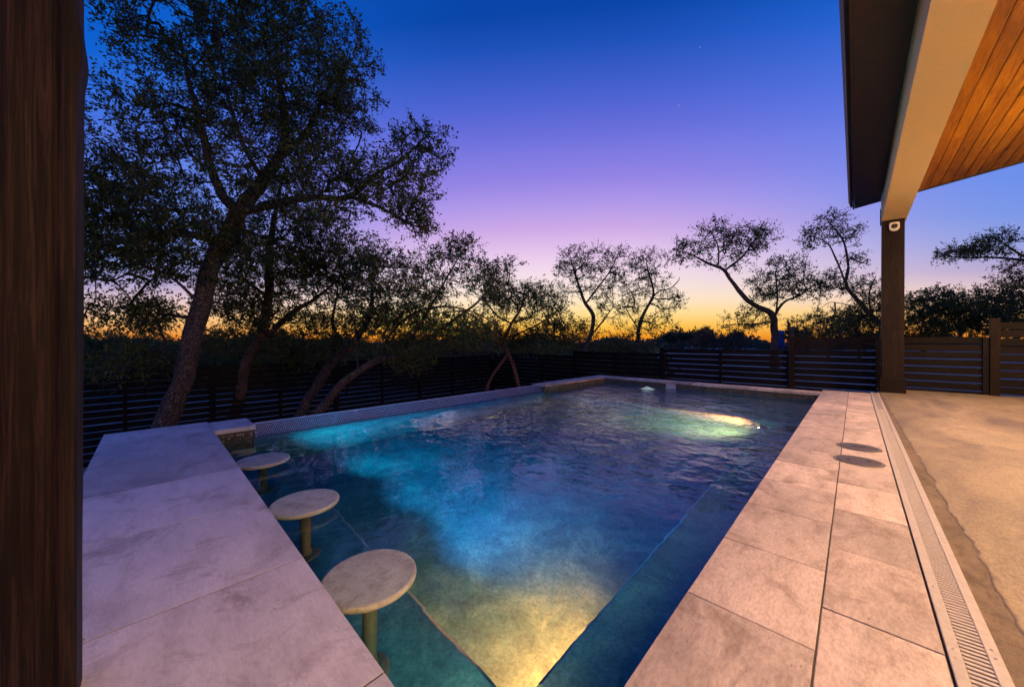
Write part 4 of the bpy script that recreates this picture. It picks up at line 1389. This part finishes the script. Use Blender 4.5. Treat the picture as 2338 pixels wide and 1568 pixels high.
shrub(215, 810, 75, 62, 15.5, 150, 'dark rounded shrub beside the timber post, over the left fence', 21)
shrub(330, 815, 85, 58, 15.5, 160, 'broad shrub left of the big oak trunk', 22)
shrub(490, 812, 80, 60, 15.8, 150, 'shrub right behind the big oak trunk', 23)
shrub(640, 818, 90, 58, 16.2, 150, 'shrub behind the upright dark oak', 24, 'leaf_bush')
shrub(790, 820, 90, 52, 17, 150, 'shrub behind the right-leaning dark oak', 25)
shrub(940, 815, 90, 48, 18, 140, 'shrub over the fence behind the low sweeping oak', 26)
shrub(1060, 812, 60, 40, 19.5, 90, 'reddish brown shrub near the fence corner', 27, 'leaf_red')
shrub(1220, 800, 90, 34, 20.5, 120, 'yellow-green bush behind the forked tree', 28)
shrub(1330, 800, 60, 32, 24, 80, 'bush at the foot of the S-curved tree', 29)
shrub(1430, 795, 60, 30, 25, 80, 'bush at the foot of the small crooked tree', 30)
shrub(1890, 750, 75, 42, 22, 130, 'olive bush left of the patio column, highest of the bushes there', 31)
shrub(1960, 760, 60, 36, 18.5, 90, 'olive bush just left of the column', 32)
shrub(2110, 725, 60, 62, 17, 130, 'dark bush just right of the patio column', 33)
shrub(2190, 715, 62, 55, 17, 130, 'tallest dark bush between column and gate post', 34)
shrub(2270, 730, 60, 45, 16.5, 100, 'dark bush by the thick gate post', 35)
shrub(1640, 782, 60, 16, 60, 60, 'autumn-tinted far bush in the field', 36, 'leaf_red', leaf=.26, rd=3, twl=1.0)

# far single trees in the field
FARG = 'single trees far out in the field'
for i, (vx, vy, rx, ry, dd, lab) in enumerate([
        (1607, 765, 22, 13, 75, 'round far tree on two thin trunks standing clear of the treeline'),
        (1570, 770, 16, 9, 85, 'small far tree left of the round one'),
        (1680, 768, 18, 11, 80, 'far tree below the sprawling tree'),
        (1820, 768, 26, 14, 60, 'far tree right of the sprawling trunk'),
        (1535, 772, 20, 9, 90, 'far tree at the yellowest part of the sky')]):
    k = dd / 804
    build_tree('far_tree', lab, [[(vx, 800, dd, .25), (vx + 1, 788, dd, .2), (vx - 1, 775, dd, .15), (vx, 762, dd, .06)], [(vx + 6, 799, dd, .18), (vx + 3, 785, dd, .14), (vx + 4, 772, dd, .05)]],
               [(vx, vy, rx, ry, dd, 1.8, 46)], 50 + i, group=FARG, leaf=.34, per=30, twl=1.0, ntw=5, r_tip=.03, step=1.0, leafmat='leaf_far', ns_trunk=7)

# distant wood: one mass of foliage
rg = np.random.default_rng(77)
P = []
for i in range(1500):
    vx = rg.uniform(-300, 2700)
    dd = rg.uniform(130, 230)
    c = at(vx, 781, dd)
    h = 4.2 + 2.0 * math.sin(vx * .013) + 1.6 * math.sin(vx * .041 + 1) + rg.uniform(-1.2, 1.6)
    n = 70
    u = rg.normal(0, 1, (n, 3)); u /= np.linalg.norm(u, axis=1)[:, None]; u *= rg.uniform(.3, 1, (n, 1)) ** .5
    p = np.array([c[0], c[1], GZ + h * .5]) + u * np.array([3.4, 3.4, h * .55])
    P.append(p)
P = np.concatenate(P)
me = leaves_mesh('woodland', P, rg.normal(0, 1, (len(P), 3)), 1.1, rg, .8)
tag(link('woodland', me, M['leaf_far']), 'dark distant wood along the horizon', kind='stuff')
# near scrub masses behind the left fence close the view to the ground
P = []
for i in range(700):
    vx = rg.uniform(-200, 1500); dd = rg.uniform(22, 45)
    c = at(vx, 781, dd)
    h = rg.uniform(2.2, 3.4)
    u = rg.normal(0, 1, (60, 3)); u /= np.linalg.norm(u, axis=1)[:, None]; u *= rg.uniform(.3, 1, (60, 1)) ** .5
    P.append(np.array([c[0], c[1], GZ + h * .45]) + u * np.array([1.6, 1.6, h * .55]))
P = np.concatenate(P)
me = leaves_mesh('scrub', P, rg.normal(0, 1, (len(P), 3)), .38, rg, .7)
tag(link('scrub', me, M['leaf_bush']), 'dark tangled scrub beyond the left fence', kind='stuff')

# dead snag by the fence post
D = 15.5
sn = empty('dead_tree', tuple(at(1806, 850, D)), 'bare broken snag with two prongs beside the fence post', 'tree')
base = at(1806, 850, D)
TV = []; TF = []; nv = 0
for lb in ([(1800, 860, .10), (1802, 810, .09), (1806, 775, .085), (1808, 758, .07), (1802, 745, .05), (1798, 728, .025)], [(1808, 762, .05), (1816, 752, .03), (1822, 744, .01)], [(1804, 752, .035), (1796, 744, .02), (1790, 738, .008)]):
    P = catmull([at(a, b, D) for a, b, r in lb], 5)
    r = np.interp(np.linspace(0, len(lb) - 1, len(P)), np.arange(len(lb)), [q[2] for q in lb])
    V, F = tube(P, r, 9, .12, 3); TV.append(V - base); TF.append(F + nv); nv += len(V)
link('trunk', mesh_np('trunk', np.concatenate(TV), np.concatenate(TF), 4, True), M['bark'], sn)

# blue tank far behind the sprawling tree
tk = empty('water_tank', tuple(at(1779, 772, 70)), 'small blue tank glimpsed beside the sprawling tree trunk', 'tank')
m = MB(); m.lathe([(.9, -1.8), (.9, 1.2), (.7, 1.5), (.1, 1.6)], 20); m.build('body', plain('blue tank', (.03, .07, .25), .4), tk, smooth=True)

# stars
for i, (vx, vy, r, lab) in enumerate([(1598, 108, 1.15, 'brightest star, high in the blue sky'), (1550, 241, 1.0, 'second bright star, lower and left of the brightest'), (1700, 53, .62, 'faint star near the top right of the sky'), (1060, 203, .5, 'faintest star, left of centre')]):
    p = at(vx, vy, 2000)
    m = MB(); m.lathe([(r * .5, -r * .85), (r, 0), (r * .5, r * .85)], 8)
    o = m.build('star', emit_mat('star light', (.85, 1, 1), 1.6), None, tuple(p)); tag(o, lab, 'star', 'stars in the evening sky')
